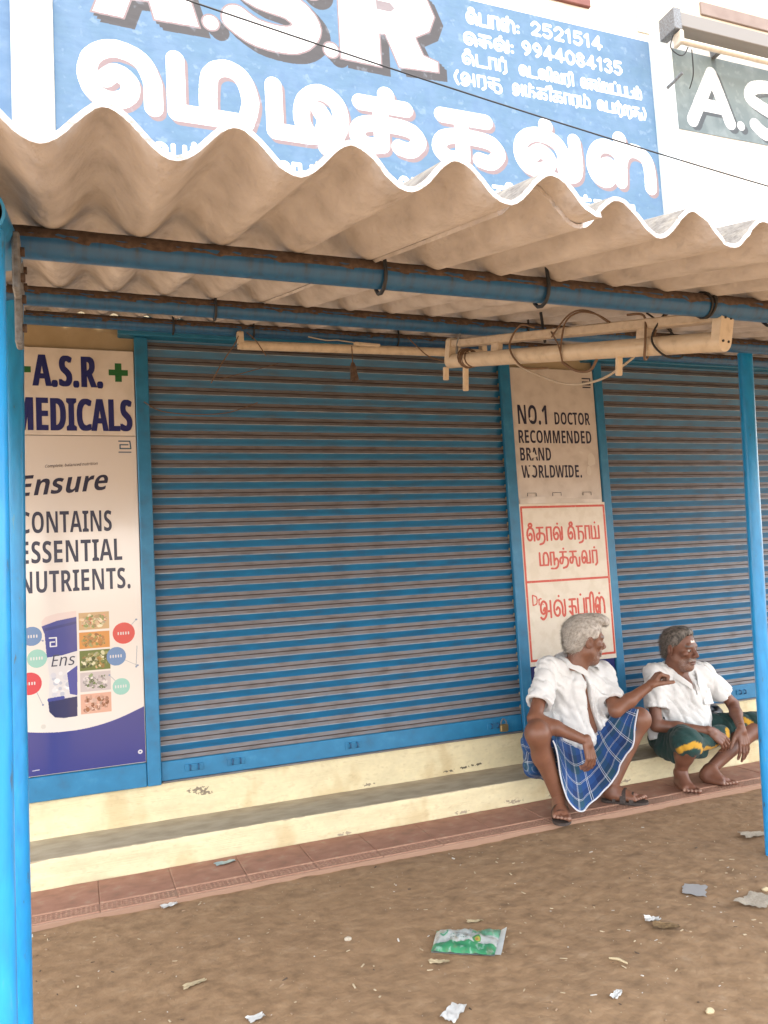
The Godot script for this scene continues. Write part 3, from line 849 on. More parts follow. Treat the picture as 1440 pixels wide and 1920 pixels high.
func second_sign_material() -> StandardMaterial3D:
	# canvas over x 3.955..6.6, y 4.868..4.272
	var ppm := 380.0
	var img := Image.create(1005, 226, false, Image.FORMAT_RGBA8)
	img.fill(lin(0.14, 0.175, 0.18))
	weather(img, 311, lin(0.2, 0.24, 0.24), 0.008, 0.4, 0.7)
	var white := lin(0.76, 0.75, 0.73)
	var shade := lin(0.07, 0.08, 0.085)
	var caps := [[[4.12, 4.36, 4.33, 4.74], [4.33, 4.74, 4.47, 4.38], [4.22, 4.49, 4.42, 4.49]], [[4.565, 4.385, 4.567, 4.385]],
		[[4.98, 4.66, 4.88, 4.73, 4.72, 4.7, 4.68, 4.62, 4.8, 4.56, 4.96, 4.5, 4.94, 4.39, 4.8, 4.36, 4.7, 4.42]], [[5.1, 4.4, 5.105, 4.4]],
		[[5.25, 4.36, 5.25, 4.74], [5.25, 4.72, 5.44, 4.72, 5.52, 4.63, 5.42, 4.55, 5.27, 4.54], [5.4, 4.54, 5.54, 4.36]]]
	for ps in [[shade, 0.03, 0.025], [shade, 0.015, 0.012], [white, 0.0, 0.0]]:
		for k in caps.size():
			for st in caps[k]:
				var pts := []
				for p in stroke_points(st):
					pts.append(Vector2((p.x + ps[1] - 3.955) * ppm, (4.868 - p.y + ps[2]) * ppm))
				stamp(img, pts, (0.07 if k % 2 else 0.1) * ppm, ps[0])
	weather(img, 312, lin(0.3, 0.33, 0.33), 0.03, 0.6, 0.3)
	var m := StandardMaterial3D.new()
	m.albedo_texture = ImageTexture.create_from_image(img)
	m.roughness = 0.75
	return m

# ---------------------------------------------------------------- advertisement boards
var fonts := {}

func latin(text: String, x0: float, x1: float, y0: float, y1: float, z: float, m: Material, parent: Node3D, bold := true, shear := 0.0, rise := 0.0, fat := 0.0) -> void:
	# printed words fitted into the rectangle
	var key := ("bold" if bold else "plain") + str(fat)
	if not fonts.has(key):
		var f := SystemFont.new()
		f.font_names = PackedStringArray(["Droid Sans"])
		f.font_weight = 700 if bold else 400
		var fv := FontVariation.new()
		fv.base_font = f
		fv.variation_embolden = fat
		fonts[key] = fv
	var tm := TextMesh.new()
	tm.text = text
	tm.font = fonts[key]
	tm.font_size = 48
	tm.pixel_size = 0.01
	tm.depth = 0.05
	tm.curve_step = 1.0
	var ab := tm.get_aabb()
	var sx := (x1 - x0) / ab.size.x
	var sy := (y1 - y0) / ab.size.y
	var bs := Basis(Vector3(sx, rise * sx, 0), Vector3(shear * sy, sy, 0), Vector3(0, 0, 0.016))
	var o := Vector3(x0, y0, z) - bs * Vector3(ab.position.x, ab.position.y, ab.position.z)
	piece("lettering", tm, m, parent, Transform3D(bs, o))

func build_boards() -> void:
	# shop name board above the tall poster on the left
	var zf := 0.024
	var hb := thing("name_board", "white board with navy shop name and green crosses above the tall poster", "sign", Vector3(0, 2.05, 0.012))
	M.board_white = tri([[0.0, C(0.56, 0.52, 0.47)], [0.5, C(0.64, 0.6, 0.55)], [1.0, C(0.68, 0.645, 0.6)]], Vector3(1.2, 1.2, 1.2), 0.01, 0.22, 81)
	piece("panel", box_mesh(Vector3(-0.3, 2.05, -0.01), Vector3(0.288, 2.485, zf), 0.002), M.board_white, hb)
	for k in 3:
		var dx := (k - 1) * 0.0045
		var zz := zf + 0.0003 * k
		latin("A.S.R.", -0.182 + dx, 0.134 + dx, 2.288, 2.448, zz, M.navy, hb)
		latin("MEDICALS", -0.272 + dx, 0.268 + dx, 2.072, 2.234, zz, M.navy, hb)
	for sx in [-1, 1]:
		var cx := 0.212 if sx > 0 else -0.238
		var g := MB.new()
		g.box(Vector3(cx - 0.046, 2.357, zf), Vector3(cx + 0.046, 2.387, zf + 0.0008), 0.0)
		g.box(Vector3(cx - 0.016, 2.3872, zf), Vector3(cx + 0.016, 2.42, zf + 0.0008), 0.0)
		g.box(Vector3(cx - 0.016, 2.325, zf), Vector3(cx + 0.016, 2.3568, zf + 0.0008), 0.0)
		piece("green_cross", g.mesh(), M.green_print, hb)
	# tall nutrition poster
	var tp := thing("poster_board", "tall glossy poster board with drink jar picture and navy foot, left of the shutter", "sign", Vector3(0, 0.436, 0.012))
	var pm := MB.new()
	pm.box(Vector3(-0.3, 0.436, -0.01), Vector3(0.288, 2.047, zf - 0.001), 0.0)
	piece("panel", pm.mesh(), M.board_white, tp)
	var pr := MB.new()
	pr.quad(Vector3(-0.298, 0.438, zf), Vector3(0.286, 0.438, zf), Vector3(0.286, 2.045, zf), Vector3(-0.298, 2.045, zf), Vector2(0, 1), Vector2(1, 1), Vector2(1, 0), Vector2(0, 0))
	piece("print", pr.mesh(), poster_material(), tp)
	latin("Ensure", -0.262, 0.137, 1.748, 1.85, zf, M.ink, tp, true, 0.22, 0.07)
	latin("Complete, balanced nutrition", -0.14, 0.1, 1.884, 1.904, zf, M.ink, tp, false, 0.2, 0.06)
	latin("CONTAINS", -0.256, 0.16, 1.572, 1.676, zf, M.ink, tp)
	latin("ESSENTIAL", -0.256, 0.205, 1.428, 1.534, zf, M.ink, tp)
	latin("NUTRIENTS.", -0.258, 0.24, 1.284, 1.39, zf, M.ink, tp)
	latin("Ens", -0.13, -0.03, 0.935, 0.99, zf, M.ink, tp, false, 0.2)
	# board between the shutters
	var nb := thing("poster_board", "grey-white slogan board with peeling patches between the two shutters", "sign", Vector3(2.78, 0.33, 0.012))
	M.board_grey = tri([[0.0, C(0.5, 0.455, 0.41)], [0.5, C(0.585, 0.54, 0.495)], [1.0, C(0.63, 0.59, 0.54)]], Vector3(1.5, 1.5, 1.5), 0.01, 0.25, 82)
	piece("panel", box_mesh(Vector3(2.479, 0.72, -0.01), Vector3(3.083, 2.5, zf), 0.002), M.board_grey, nb)
	piece("navy_foot", box_mesh(Vector3(2.479, 0.33, -0.01), Vector3(3.083, 0.718, zf), 0.002), M.navy, nb)
	latin("NO.1", 2.515, 2.72, 2.146, 2.268, zf, M.ink, nb)
	latin("DOCTOR", 2.775, 3.036, 2.15, 2.228, zf, M.ink, nb)
	latin("RECOMMENDED", 2.51, 3.036, 2.032, 2.112, zf, M.ink, nb)
	latin("BRAND", 2.512, 2.73, 1.924, 2.004, zf, M.ink, nb)
	latin("WORLDWIDE.", 2.514, 2.945, 1.816, 1.896, zf, M.ink, nb)
	# small square emblem
	var lg := MB.new()
	for e in [[2.998, 2.445, 3.062, 2.453], [3.054, 2.405, 3.062, 2.4448], [2.998, 2.405, 3.0538, 2.413], [2.998, 2.4132, 3.006, 2.431], [3.0062, 2.424, 3.046, 2.431], [3.0, 2.388, 3.06, 2.396]]:
		lg.box(Vector3(e[0], e[1], zf), Vector3(e[2], e[3], zf + 0.0008), 0.0)
	piece("emblem", lg.mesh(), M.ink, nb)
	# places where the print has peeled away, and remains of a torn notice
	var pl := plain(C(0.6, 0.57, 0.52), 0.7)
	for e in [[2.6, 1.955, 0.03, 0.02], [2.58, 1.866, 0.028, 0.036], [2.605, 2.182, 0.012, 0.014], [2.95, 1.975, 0.018, 0.01], [3.02, 1.93, 0.03, 0.045], [3.0, 1.86, 0.02, 0.03]]:
		var pb := MB.new()
		var ring := []
		for k in 10:
			var a := TAU * k / 10
			var q := rng.randf_range(0.6, 1.15)
			ring.append(Vector3(e[0] + cos(a) * e[2] * q, e[1] + sin(a) * e[3] * q, zf + 0.0016))
		for k in 10:
			pb.tri3(Vector3(e[0], e[1], zf + 0.0024), ring[k], ring[(k + 1) % 10])
		piece("peeled_patch", pb.mesh(), pl, nb)
	# red lettered notice below
	var tb := thing("notice_board", "white notice board with red border and red lettering behind the grey-haired man", "sign", Vector3(2.78, 0.69, 0.03))
	var zt := 0.036
	piece("panel", box_mesh(Vector3(2.472, 0.692, 0.0245), Vector3(3.09, 1.66, zt - 0.0012), 0.001), M.board_white, tb)
	var tq := MB.new()
	tq.quad(Vector3(2.474, 0.694, zt), Vector3(3.088, 0.694, zt), Vector3(3.088, 1.658, zt), Vector3(2.474, 1.658, zt), Vector2(0, 1), Vector2(1, 1), Vector2(1, 0), Vector2(0, 0))
	piece("print", tq.mesh(), notice_material(), tb)
	# folded top edge and the wire clips that hold it
	var fl := MB.new()
	fl.grid(24, 3, func(u: float, v: float) -> Vector3: return Vector3(lerpf(2.484, 3.07, u), 1.6605 + v * (0.03 + 0.012 * sin(u * 5.0)), zt - 0.004 - v * 0.004 + 0.006 * sin(u * 9.0) * v))
	piece("paper_fold", fl.mesh(), M.board_white, tb)
	for cx in [2.572, 2.75, 2.97]:
		piece("clip", tube_mesh([Vector3(cx - 0.03, 1.705, zf + 0.003), Vector3(cx - 0.03, 1.725, zf + 0.004), Vector3(cx + 0.03, 1.725, zf + 0.004), Vector3(cx + 0.03, 1.705, zf + 0.003)], 0.0018, 5), M.dark_iron, tb)

func poster_material() -> StandardMaterial3D:
	# canvas 480 x 1320 over x -0.298..0.286, y 2.045..0.438
	var ppm := 821.0
	var W := 480
	var H := 1320
	var img := Image.create(W, H, false, Image.FORMAT_RGBA8)
	img.fill(lin(0.63, 0.59, 0.545))
	var P := func(x: float, y: float) -> Vector2: return Vector2((x + 0.298) * ppm, (2.045 - y) * ppm)
	var navy := lin(0.035, 0.045, 0.2)
	# navy foot with a rising curve
	var poly := [P.call(-0.3, 0.43)]
	for k in 25:
		var u := k / 24.0
		poly.append(P.call(-0.3 + u * 0.59, 0.655 - 0.07 * sin(minf(u * 1.1, 1.0) * PI * 0.55) + 0.12 * u * u))
	poly.append(P.call(0.29, 0.43))
	fill_poly(img, poly, navy)
	# emblem top right
	var ink := lin(0.05, 0.1, 0.16)
	stamp(img, [P.call(0.206, 2.022), P.call(0.258, 2.022), P.call(0.262, 1.985), P.call(0.21, 1.985), P.call(0.21, 2.004), P.call(0.25, 2.004)], 5.0, ink)
	stamp(img, [P.call(0.206, 1.967), P.call(0.262, 1.967)], 6.0, lin(0.1, 0.14, 0.2))
	# jar: left half the tin, right half five food pictures
	fill_poly(img, [P.call(-0.168, 1.15), P.call(-0.15, 1.172), P.call(-0.1, 1.185), P.call(-0.014, 1.192), P.call(-0.014, 1.15), P.call(-0.165, 1.12)], lin(0.6, 0.5, 0.47))
	fill_poly(img, [P.call(-0.168, 1.128), P.call(-0.1, 1.15), P.call(-0.014, 1.163), P.call(-0.014, 1.0), P.call(-0.08, 0.985), P.call(-0.148, 0.98), P.call(-0.155, 1.09)], lin(0.045, 0.05, 0.22))
	fill_poly(img, [P.call(-0.155, 1.118), P.call(-0.014, 1.142), P.call(-0.014, 1.13), P.call(-0.155, 1.104)], lin(0.03, 0.034, 0.16))
	fill_poly(img, [P.call(-0.148, 0.98), P.call(-0.08, 0.985), P.call(-0.014, 1.0), P.call(-0.018, 0.77), P.call(-0.146, 0.77), P.call(-0.138, 0.88)], lin(0.56, 0.55, 0.55))
	fill_poly(img, [P.call(-0.146, 0.775), P.call(-0.018, 0.785), P.call(-0.02, 0.692), P.call(-0.08, 0.69), P.call(-0.118, 0.697), P.call(-0.142, 0.725)], lin(0.02, 0.025, 0.09))
	stamp(img, [P.call(-0.142, 0.78), P.call(-0.08, 0.785)], 14.0, lin(0.045, 0.055, 0.24))
	for k in 26:
		var q := Vector2(rng.randf_range(-0.125, -0.04), rng.randf_range(0.8, 0.9))
		disc(img, P.call(q.x, q.y), rng.randf_range(3, 11), [lin(0.62, 0.62, 0.63), lin(0.4, 0.42, 0.48), lin(0.7, 0.7, 0.7), lin(0.5, 0.5, 0.54)][k % 4])
	fill_poly(img, [P.call(-0.06, 0.9), P.call(-0.015, 0.93), P.call(-0.018, 0.79), P.call(-0.05, 0.8)], lin(0.05, 0.06, 0.26))
	stamp(img, [P.call(-0.135, 1.07), P.call(-0.105, 1.07), P.call(-0.105, 1.03), P.call(-0.132, 1.03), P.call(-0.132, 1.05), P.call(-0.112, 1.05)], 5.0, lin(0.6, 0.6, 0.62))
	var foods := [
		[1.178, 1.095, [lin(0.45, 0.3, 0.14), lin(0.5, 0.12, 0.05), lin(0.2, 0.26, 0.06), lin(0.6, 0.42, 0.25), lin(0.55, 0.5, 0.3)]],
		[1.085, 1.005, [lin(0.5, 0.22, 0.05), lin(0.4, 0.17, 0.05), lin(0.5, 0.3, 0.1), lin(0.2, 0.2, 0.05)]],
		[0.997, 0.9, [lin(0.1, 0.14, 0.03), lin(0.3, 0.3, 0.1), lin(0.5, 0.48, 0.3), lin(0.06, 0.08, 0.02), lin(0.35, 0.2, 0.05)]],
		[0.892, 0.8, [lin(0.45, 0.4, 0.4), lin(0.6, 0.56, 0.54), lin(0.3, 0.28, 0.28), lin(0.1, 0.16, 0.04)]],
		[0.79, 0.695, [lin(0.55, 0.32, 0.24), lin(0.6, 0.42, 0.34), lin(0.45, 0.22, 0.16), lin(0.3, 0.12, 0.06)]],
	]
	for f in foods:
		var a: Vector2 = P.call(-0.003, f[0])
		var bq: Vector2 = P.call(0.136, f[1])
		img.fill_rect(Rect2i(int(a.x), int(a.y), int(bq.x - a.x), int(bq.y - a.y)), f[2][0])
		for k in 90:
			var c: Color = f[2][rng.randi() % f[2].size()]
			var p1 := Vector2(rng.randf_range(a.x + 14, bq.x - 14), rng.randf_range(a.y + 14, bq.y - 14))
			stamp(img, [p1, p1 + Vector2.from_angle(rng.randf() * TAU) * rng.randf_range(3.0, 9.0)], rng.randf_range(5, 14) if k < 60 else rng.randf_range(2, 5), c.lerp(Color.WHITE if k % 5 == 0 else Color.BLACK, rng.randf() * 0.25))
	# nutrient bubbles on thin lines
	var line := lin(0.3, 0.33, 0.36)
	for e in [[0.202, 1.067, 0.262, 1.13], [0.262, 1.0, 0.255, 0.9], [0.164, 0.958, 0.262, 0.905], [0.183, 0.811, 0.13, 0.87], [-0.212, 1.084, -0.165, 1.06], [-0.212, 0.864, -0.17, 0.76]]:
		stamp(img, [P.call(e[0], e[1]), P.call(e[2], e[3])], 2.0, line)
		disc(img, P.call(e[2], e[3]), 4.0, lin(0.2, 0.24, 0.34))
	for e in [[0.202, 1.067, 0.052, lin(0.5, 0.05, 0.045)], [0.164, 0.958, 0.045, lin(0.1, 0.2, 0.38)], [0.183, 0.811, 0.04, lin(0.24, 0.47, 0.41)], [-0.212, 1.084, 0.045, lin(0.1, 0.2, 0.38)], [-0.191, 0.979, 0.043, lin(0.24, 0.47, 0.41)], [-0.225, 0.864, 0.052, lin(0.5, 0.04, 0.06)]]:
		disc(img, P.call(e[0], e[1]), e[2] * ppm, e[3])
		for q in 5:
			stamp(img, [P.call(e[0] - 0.026 + q * 0.012, e[1] - 0.005), P.call(e[0] - 0.026 + q * 0.012, e[1] + 0.007)], 4.0, lin(0.55, 0.55, 0.55))
	# small mark at the foot and scuffs
	stamp(img, [P.call(0.262, 0.488), P.call(0.264, 0.488)], 17.0, lin(0.6, 0.6, 0.6))
	stamp(img, [P.call(0.262, 0.488), P.call(0.264, 0.488)], 6.0, navy)
	stamp(img, [P.call(-0.22, 0.462), P.call(-0.19, 0.464)], 3.0, lin(0.5, 0.5, 0.55))
	disc(img, P.call(-0.17, 0.66), 9.0, lin(0.5, 0.48, 0.44))
	var m := StandardMaterial3D.new()
	m.albedo_texture = ImageTexture.create_from_image(img)
	m.roughness = 0.16
	m.clearcoat_enabled = true
	m.clearcoat = 0.5
	m.clearcoat_roughness = 0.08
	return m

func notice_material() -> StandardMaterial3D:
	# canvas over x 2.474..3.088, y 1.658..0.694
	var ppm := 830.0
	var img := Image.create(510, 800, false, Image.FORMAT_RGBA8)
	img.fill(lin(0.67, 0.62, 0.53))
	weather(img, 331, lin(0.58, 0.52, 0.42), 0.012, 0.45, 0.5)
	var red := lin(0.5, 0.055, 0.03)
	var X := func(x: float) -> float: return (x - 2.474) * ppm
	var Y := func(y: float) -> float: return (1.658 - y) * ppm
	for e in [[2.484, 1.638, 3.078, 1.638], [2.484, 1.19, 3.078, 1.19], [2.484, 0.725, 3.078, 0.725], [2.484, 0.725, 2.484, 1.638], [3.078, 0.725, 3.078, 1.638]]:
		stamp(img, [Vector2(X.call(e[0]), Y.call(e[1])), Vector2(X.call(e[2]), Y.call(e[3]))], 11.0, red)
	var ps := [[10.0, red, 0.0, 0.0]]
	write(img, ["ee", "t", "aa", "l", "*"], X.call(2.51), Y.call(1.435), 0.078 * ppm, 0.26 * ppm, ps)
	write(img, ["ee", "na", "aa", "y", "*"], X.call(2.8), Y.call(1.435), 0.078 * ppm, 0.24 * ppm, ps)
	write(img, ["ma", "ru", "t", "*", "tu", "v", "r", "*"], X.call(2.585), Y.call(1.285), 0.075 * ppm, 0.43 * ppm, ps)
	ps = [[11.0, red, 0.0, 0.0]]
	write(img, ["a", "l", "*"], X.call(2.565), Y.call(0.975), 0.095 * ppm, 0.19 * ppm, ps)
	write(img, ["c", "p", "*", "r", "i", "n", "*"], X.call(2.77), Y.call(0.975), 0.095 * ppm, 0.27 * ppm, ps)
	# small latin title
	for st in [[2.52, 1.05, 2.52, 1.11], [2.522, 1.11, 2.545, 1.1, 2.55, 1.08, 2.545, 1.058, 2.522, 1.05], [2.563, 1.05, 2.563, 1.085], [2.563, 1.075, 2.572, 1.087, 2.58, 1.085], [2.59, 1.052, 2.591, 1.052]]:
		var pts := []
		for p in stroke_points(st):
			pts.append(Vector2(X.call(p.x), Y.call(p.y)))
		stamp(img, pts, 6.0, red)
	weather(img, 332, lin(0.6, 0.56, 0.48), 0.06, 0.7, 0.5)
	var m := StandardMaterial3D.new()
	m.albedo_texture = ImageTexture.create_from_image(img)
	m.roughness = 0.35
	return m

# ---------------------------------------------------------------- awning
func sheet_mesh(x0: float, x1: float, z0: float, z1: float, lift: float, sd: int) -> Array:
	# one corrugated fibre-cement sheet, 7 mm thick, seen from both sides
	var th := 0.0075
	var nz := noise(5.0, 3, sd)
	var b := MB.new()
	var nu := int((x1 - x0) / PITCH * 18)
	var nv := 24
	var prof := func(x: float, z: float, side: float) -> Vector3:
		var ph := (x - 0.045) / PITCH * TAU
		var y := sheet_y(z) + 0.0275 * cos(ph) + lift
		var dy := -0.0275 * sin(ph) * TAU / PITCH
		var nrm := Vector2(-dy, 1.0).normalized()
		var w := nz.get_noise_2d(x * 2.0, z) * 0.0015
		return Vector3(x + nrm.x * side * th * 0.5, y + nrm.y * side * th * 0.5 + w, z)
	var tooth := noise(40.0, 2, sd + 1)
	var up := MB.new()
	for side in [-1.0, 1.0]:
		(b if side < 0 else up).grid(nu, nv, func(u: float, v: float) -> Vector3:
			var x := lerpf(x0, x1, u)
			var z := lerpf(z0, z1, v if side < 0 else 1.0 - v)
			if z == z1:
				z += tooth.get_noise_1d(x) * 0.004
			return prof.call(x, z, side))
	# edges: front, back, both long sides
	b.grid(nu, 1, func(u: float, v: float) -> Vector3:
		var x := lerpf(x0, x1, u)
		return prof.call(x, z1 + tooth.get_noise_1d(x) * 0.004, lerpf(-1.0, 1.0, v)))
	b.grid(nu, 1, func(u: float, v: float) -> Vector3: return prof.call(lerpf(x0, x1, u), z0, lerpf(1.0, -1.0, v)))
	b.grid(nv, 1, func(u: float, v: float) -> Vector3: return prof.call(x0, lerpf(z0, z1, u), lerpf(-1.0, 1.0, v)))
	b.grid(nv, 1, func(u: float, v: float) -> Vector3: return prof.call(x1, lerpf(z0, z1, u), lerpf(1.0, -1.0, v)))
	return [b.mesh(), up.mesh()]

func pipe_with_dust(called: String, a: Vector3, b: Vector3, r: float, parent: Node3D) -> MeshInstance3D:
	# painted steel pipe with rust and dirt lying along its top
	var o := piece(called, tube_mesh([a, a.lerp(b, 0.33), a.lerp(b, 0.66), b], r, 20), M.pipe, parent)
	var d := MB.new()
	var nz := noise(6.0, 3, int(a.z * 100.0))
	var len := a.distance_to(b)
	var tn := (b - a).normalized()
	var sd := tn.cross(Vector3.UP).normalized()
	var up := sd.cross(tn)
	d.grid(int(len * 40), 8, func(u: float, v: float) -> Vector3:
		var p := a.lerp(b, u)
		var wob := nz.get_noise_1d(u * len * 3.0) * 0.25 + nz.get_noise_1d(u * len * 14.0 + 40.0) * 0.18
		var ang := lerpf(-2.0 - wob, 2.0 + wob, v)
		var rr := r + (0.0028 + 0.002 * nz.get_noise_2d(u * len * 9.0, v * 3.0)) * sin(v * PI) - 0.0006
		return p + sd * (sin(ang) * -rr) + up * (cos(ang) * rr))
	piece("rust_crust", d.mesh(), M.rust_top, o)
	return o

func build_awning() -> void:
	var t := thing("awning", "corrugated cement-sheet awning on blue steel pipes in front of the shop", "awning", Vector3(2.0, 0, 1.6))
	var edges := [[-1.26, -0.18, 3.16, 0.0], [-0.32, 0.757, 3.19, 0.0085], [0.605, 1.7, 3.14, 0.0], [1.55, 2.64, 3.15, 0.0085], [2.49, 3.58, 3.13, 0.0], [3.43, 4.52, 3.15, 0.0085], [4.37, 5.46, 3.13, 0.0]]
	for k in edges.size():
		var e: Array = edges[k]
		var sm := sheet_mesh(e[0], e[1], 0.0, e[2], e[3], 500 + k * 3)
		var ro := piece("roof_sheet", sm[0], M.asbestos_under, t)
		piece("weathered_top", sm[1], M.sheet_top, ro)
	var r := 0.029
	# purlins
	for e in [[2.6, 1.926], [1.58, 2.189], [0.6, 2.443]]:
		pipe_with_dust("purlin", Vector3(-0.105 if e[0] > 2.0 else -1.2, e[1], e[0]), Vector3(5.4, e[1] - 0.012, e[0]), r, t)
	# rafter along the left side, its open end towards the street
	var ra := Vector3(-0.122, 1.846, 2.9)
	var rb := Vector3(-0.122, 1.846 + SLOPE * 0.45, 2.45)
	var rm := MB.new()
	rm.tube([ra, ra.lerp(rb, 0.5), rb], 0.034, 24, false)
	var im := MB.new()
	im.tube([ra, ra.lerp(rb, 0.5), rb], 0.0295, 24, false)
	var rim := MB.new()
	rim.grid(24, 1, func(u: float, v: float) -> Vector3:
		var dr := (rb - ra).normalized()
		var sx := Vector3(1, 0, 0)
		var sy := sx.cross(dr)
		return ra + (sx * cos(u * TAU) + sy * sin(u * TAU)) * lerpf(0.0295, 0.034, v))
	rm.add(rim)
	var raft := piece("rafter", rm.mesh(), M.post, t)
	piece("pipe_inside", im.mesh(), M.rust_top, raft)
	# posts
	piece("post", tube_mesh([Vector3(-0.128, -0.05, 2.86), Vector3(-0.128, 0.9, 2.86), Vector3(-0.126, 1.83, 2.86)], 0.034, 24), M.post, t)
	piece("post", tube_mesh([Vector3(-0.178, -0.05, 1.56), Vector3(-0.178, 1.0, 1.56), Vector3(-0.165, 2.17, 1.57)], 0.029, 24), M.post, t)
	piece("post", tube_mesh([Vector3(2.733, -0.05, 1.47), Vector3(2.778, 1.0, 1.47), Vector3(2.83, 2.185, 1.48)], 0.0315, 24), M.post, t)
	# clamp plates with bolts where the left post meets the rafter
	for e in [[Vector3(-0.085, 1.835, 2.72), 0.05], [Vector3(-0.09, 1.79, 2.6), 0.06], [Vector3(-0.1, 1.95, 2.35), 0.04]]:
		var pb := MB.new()
		pb.chbox(Transform3D(Basis(), e[0]), Vector3(0.006, e[1], 0.026), 0.003)
		var br := piece("bracket", pb.mesh(), M.grey_metal, t)
		for s in [-0.45, 0.45]:
			var bp: Vector3 = e[0] + Vector3(0.006, e[1] * s, 0.004)
			piece("bolt", tube_mesh([bp, bp + Vector3(0.007, 0, 0)], 0.008, 6), M.rust_top, br)
	# hook bolts gripping the purlins
	for e in [[0.625, 2.6], [1.03, 2.6], [1.75, 2.6], [0.44, 1.58], [1.62, 1.58], [2.3, 1.58], [0.42, 0.6], [0.78, 0.6], [1.5, 0.6]]:
		var z: float = e[1]
		var py: float = 1.926 + SLOPE * (2.6 - z)
		var x: float = e[0]
		var top := sheet_y(z) + 0.03
		var s := 0.036
		var path := [Vector3(x - 0.006, top, z + s), Vector3(x, py, z + s)]
		for k in 7:
			var a := PI * k / 6.0
			path.append(Vector3(x + 0.002 * k / 6.0, py - 0.004 - sin(a) * s, z + cos(a) * s))
		path.append(Vector3(x + 0.002, py + 0.02, z - s))
		piece("hook_bolt", tube_mesh(path, 0.0045, 8), M.dark_iron, t)
	# wire lashed round the front purlin
	for k in 4:
		var ring := []
		for q in 15:
			var a2 := TAU * q / 14.0
			ring.append(Vector3(1.51 + k * 0.009 + 0.01 * sin(a2 * 0.5 + k), 1.924 + cos(a2) * 0.033, 2.6 + sin(a2) * 0.033))
		piece("wire_lashing", tube_mesh(ring, 0.003, 5), M.wire_black, t)

# ---------------------------------------------------------------- tube lights and cables
func tube_light(a: Vector3, b: Vector3, label: String, r: float, batten := true, cap_size := 1.0) -> Node3D:
	# batten above, tube below, moulded end caps; a and b are the tube's ends
	var t := thing("tube_light", label, "tube light", (a + b) * 0.5, "tube lights of the shop front")
	var d := (b - a).normalized()
	var sd := d.cross(Vector3.UP).normalized()
	var up := sd.cross(d)
	var bs := Basis(sd, up, -d)
	piece("tube", tube_mesh([a, a.lerp(b, 0.5), b], r, 18), M.ivory, t)
	var len := a.distance_to(b)
	if batten:
		var bm := MB.new()
		bm.chbox(Transform3D(bs, (a + b) * 0.5 + up * 0.064), Vector3(0.021, 0.014, len * 0.5), 0.004)
		piece("batten", bm.mesh(), M.batten, t)
	for e in [a, b]:
		var sg := -1.0 if e == a else 1.0
		# cap: flat plate with a round foot
		var c := MB.new()
		var out := []
		for k in 13:
			var an := PI + PI * k / 12.0
			out.append(Vector2(cos(an) * 0.027, sin(an) * 0.027))
		out.append(Vector2(0.027, 0.075))
		out.append(Vector2(0.02, 0.084))
		out.append(Vector2(-0.02, 0.084))
		out.append(Vector2(-0.027, 0.075))
		for k in out.size():
			out[k] = (out[k] as Vector2) * cap_size
		var p0: Vector3 = e + d * sg * -0.012
		var p1: Vector3 = e + d * sg * 0.014
		var n := out.size()
		for k in n:
			var q: Vector2 = out[k]
			var w: Vector2 = out[(k + 1) % n]
			var A0 := p0 + sd * q.x + up * q.y
			var A1 := p1 + sd * q.x + up * q.y
			var B0 := p0 + sd * w.x + up * w.y
			var B1 := p1 + sd * w.x + up * w.y
			if sg > 0:
				c.quad(A0, A1, B1, B0)
			else:
				c.quad(A1, A0, B0, B1)
		for pe in [p0, p1]:
			var ctr: Vector3 = pe + up * 0.03
			for k in n:
				var q2: Vector2 = out[k]
				var w2: Vector2 = out[(k + 1) % n]
				var P := ctr
				var Q: Vector3 = pe + sd * q2.x + up * q2.y
				var R: Vector3 = pe + sd * w2.x + up * w2.y
				if ((Q - P).cross(R - P)).dot(d * sg * (1.0 if pe == p1 else -1.0)) > 0:
					c.tri3(P, Q, R)
				else:
					c.tri3(P, R, Q)
		var cap := piece("end_cap", c.mesh(), M.ivory, t)
		for s in [Vector2(-0.012, 0.06), Vector2(0.012, 0.06), Vector2(-0.012, 0.0), Vector2(0.012, 0.0)]:
			var sp: Vector3 = p1 + sd * s.x + up * s.y
			piece("screw", tube_mesh([sp, sp + d * sg * 0.003], 0.0035, 6), M.dark_iron, cap)
	# tube holders under the batten
	for u in ([0.22, 0.78] if batten else []):
		var hm := MB.new()
		hm.chbox(Transform3D(bs, a.lerp(b, u) + up * 0.034), Vector3(0.012, 0.022, 0.02), 0.003)
		piece("holder", hm.mesh(), M.batten, t)
	return t

func wire(pts: Array, r: float, m: Material, parent: Node3D, called := "wire") -> void:
	piece(called, tube_mesh(curve(pts, 7), r, 6), m, parent)

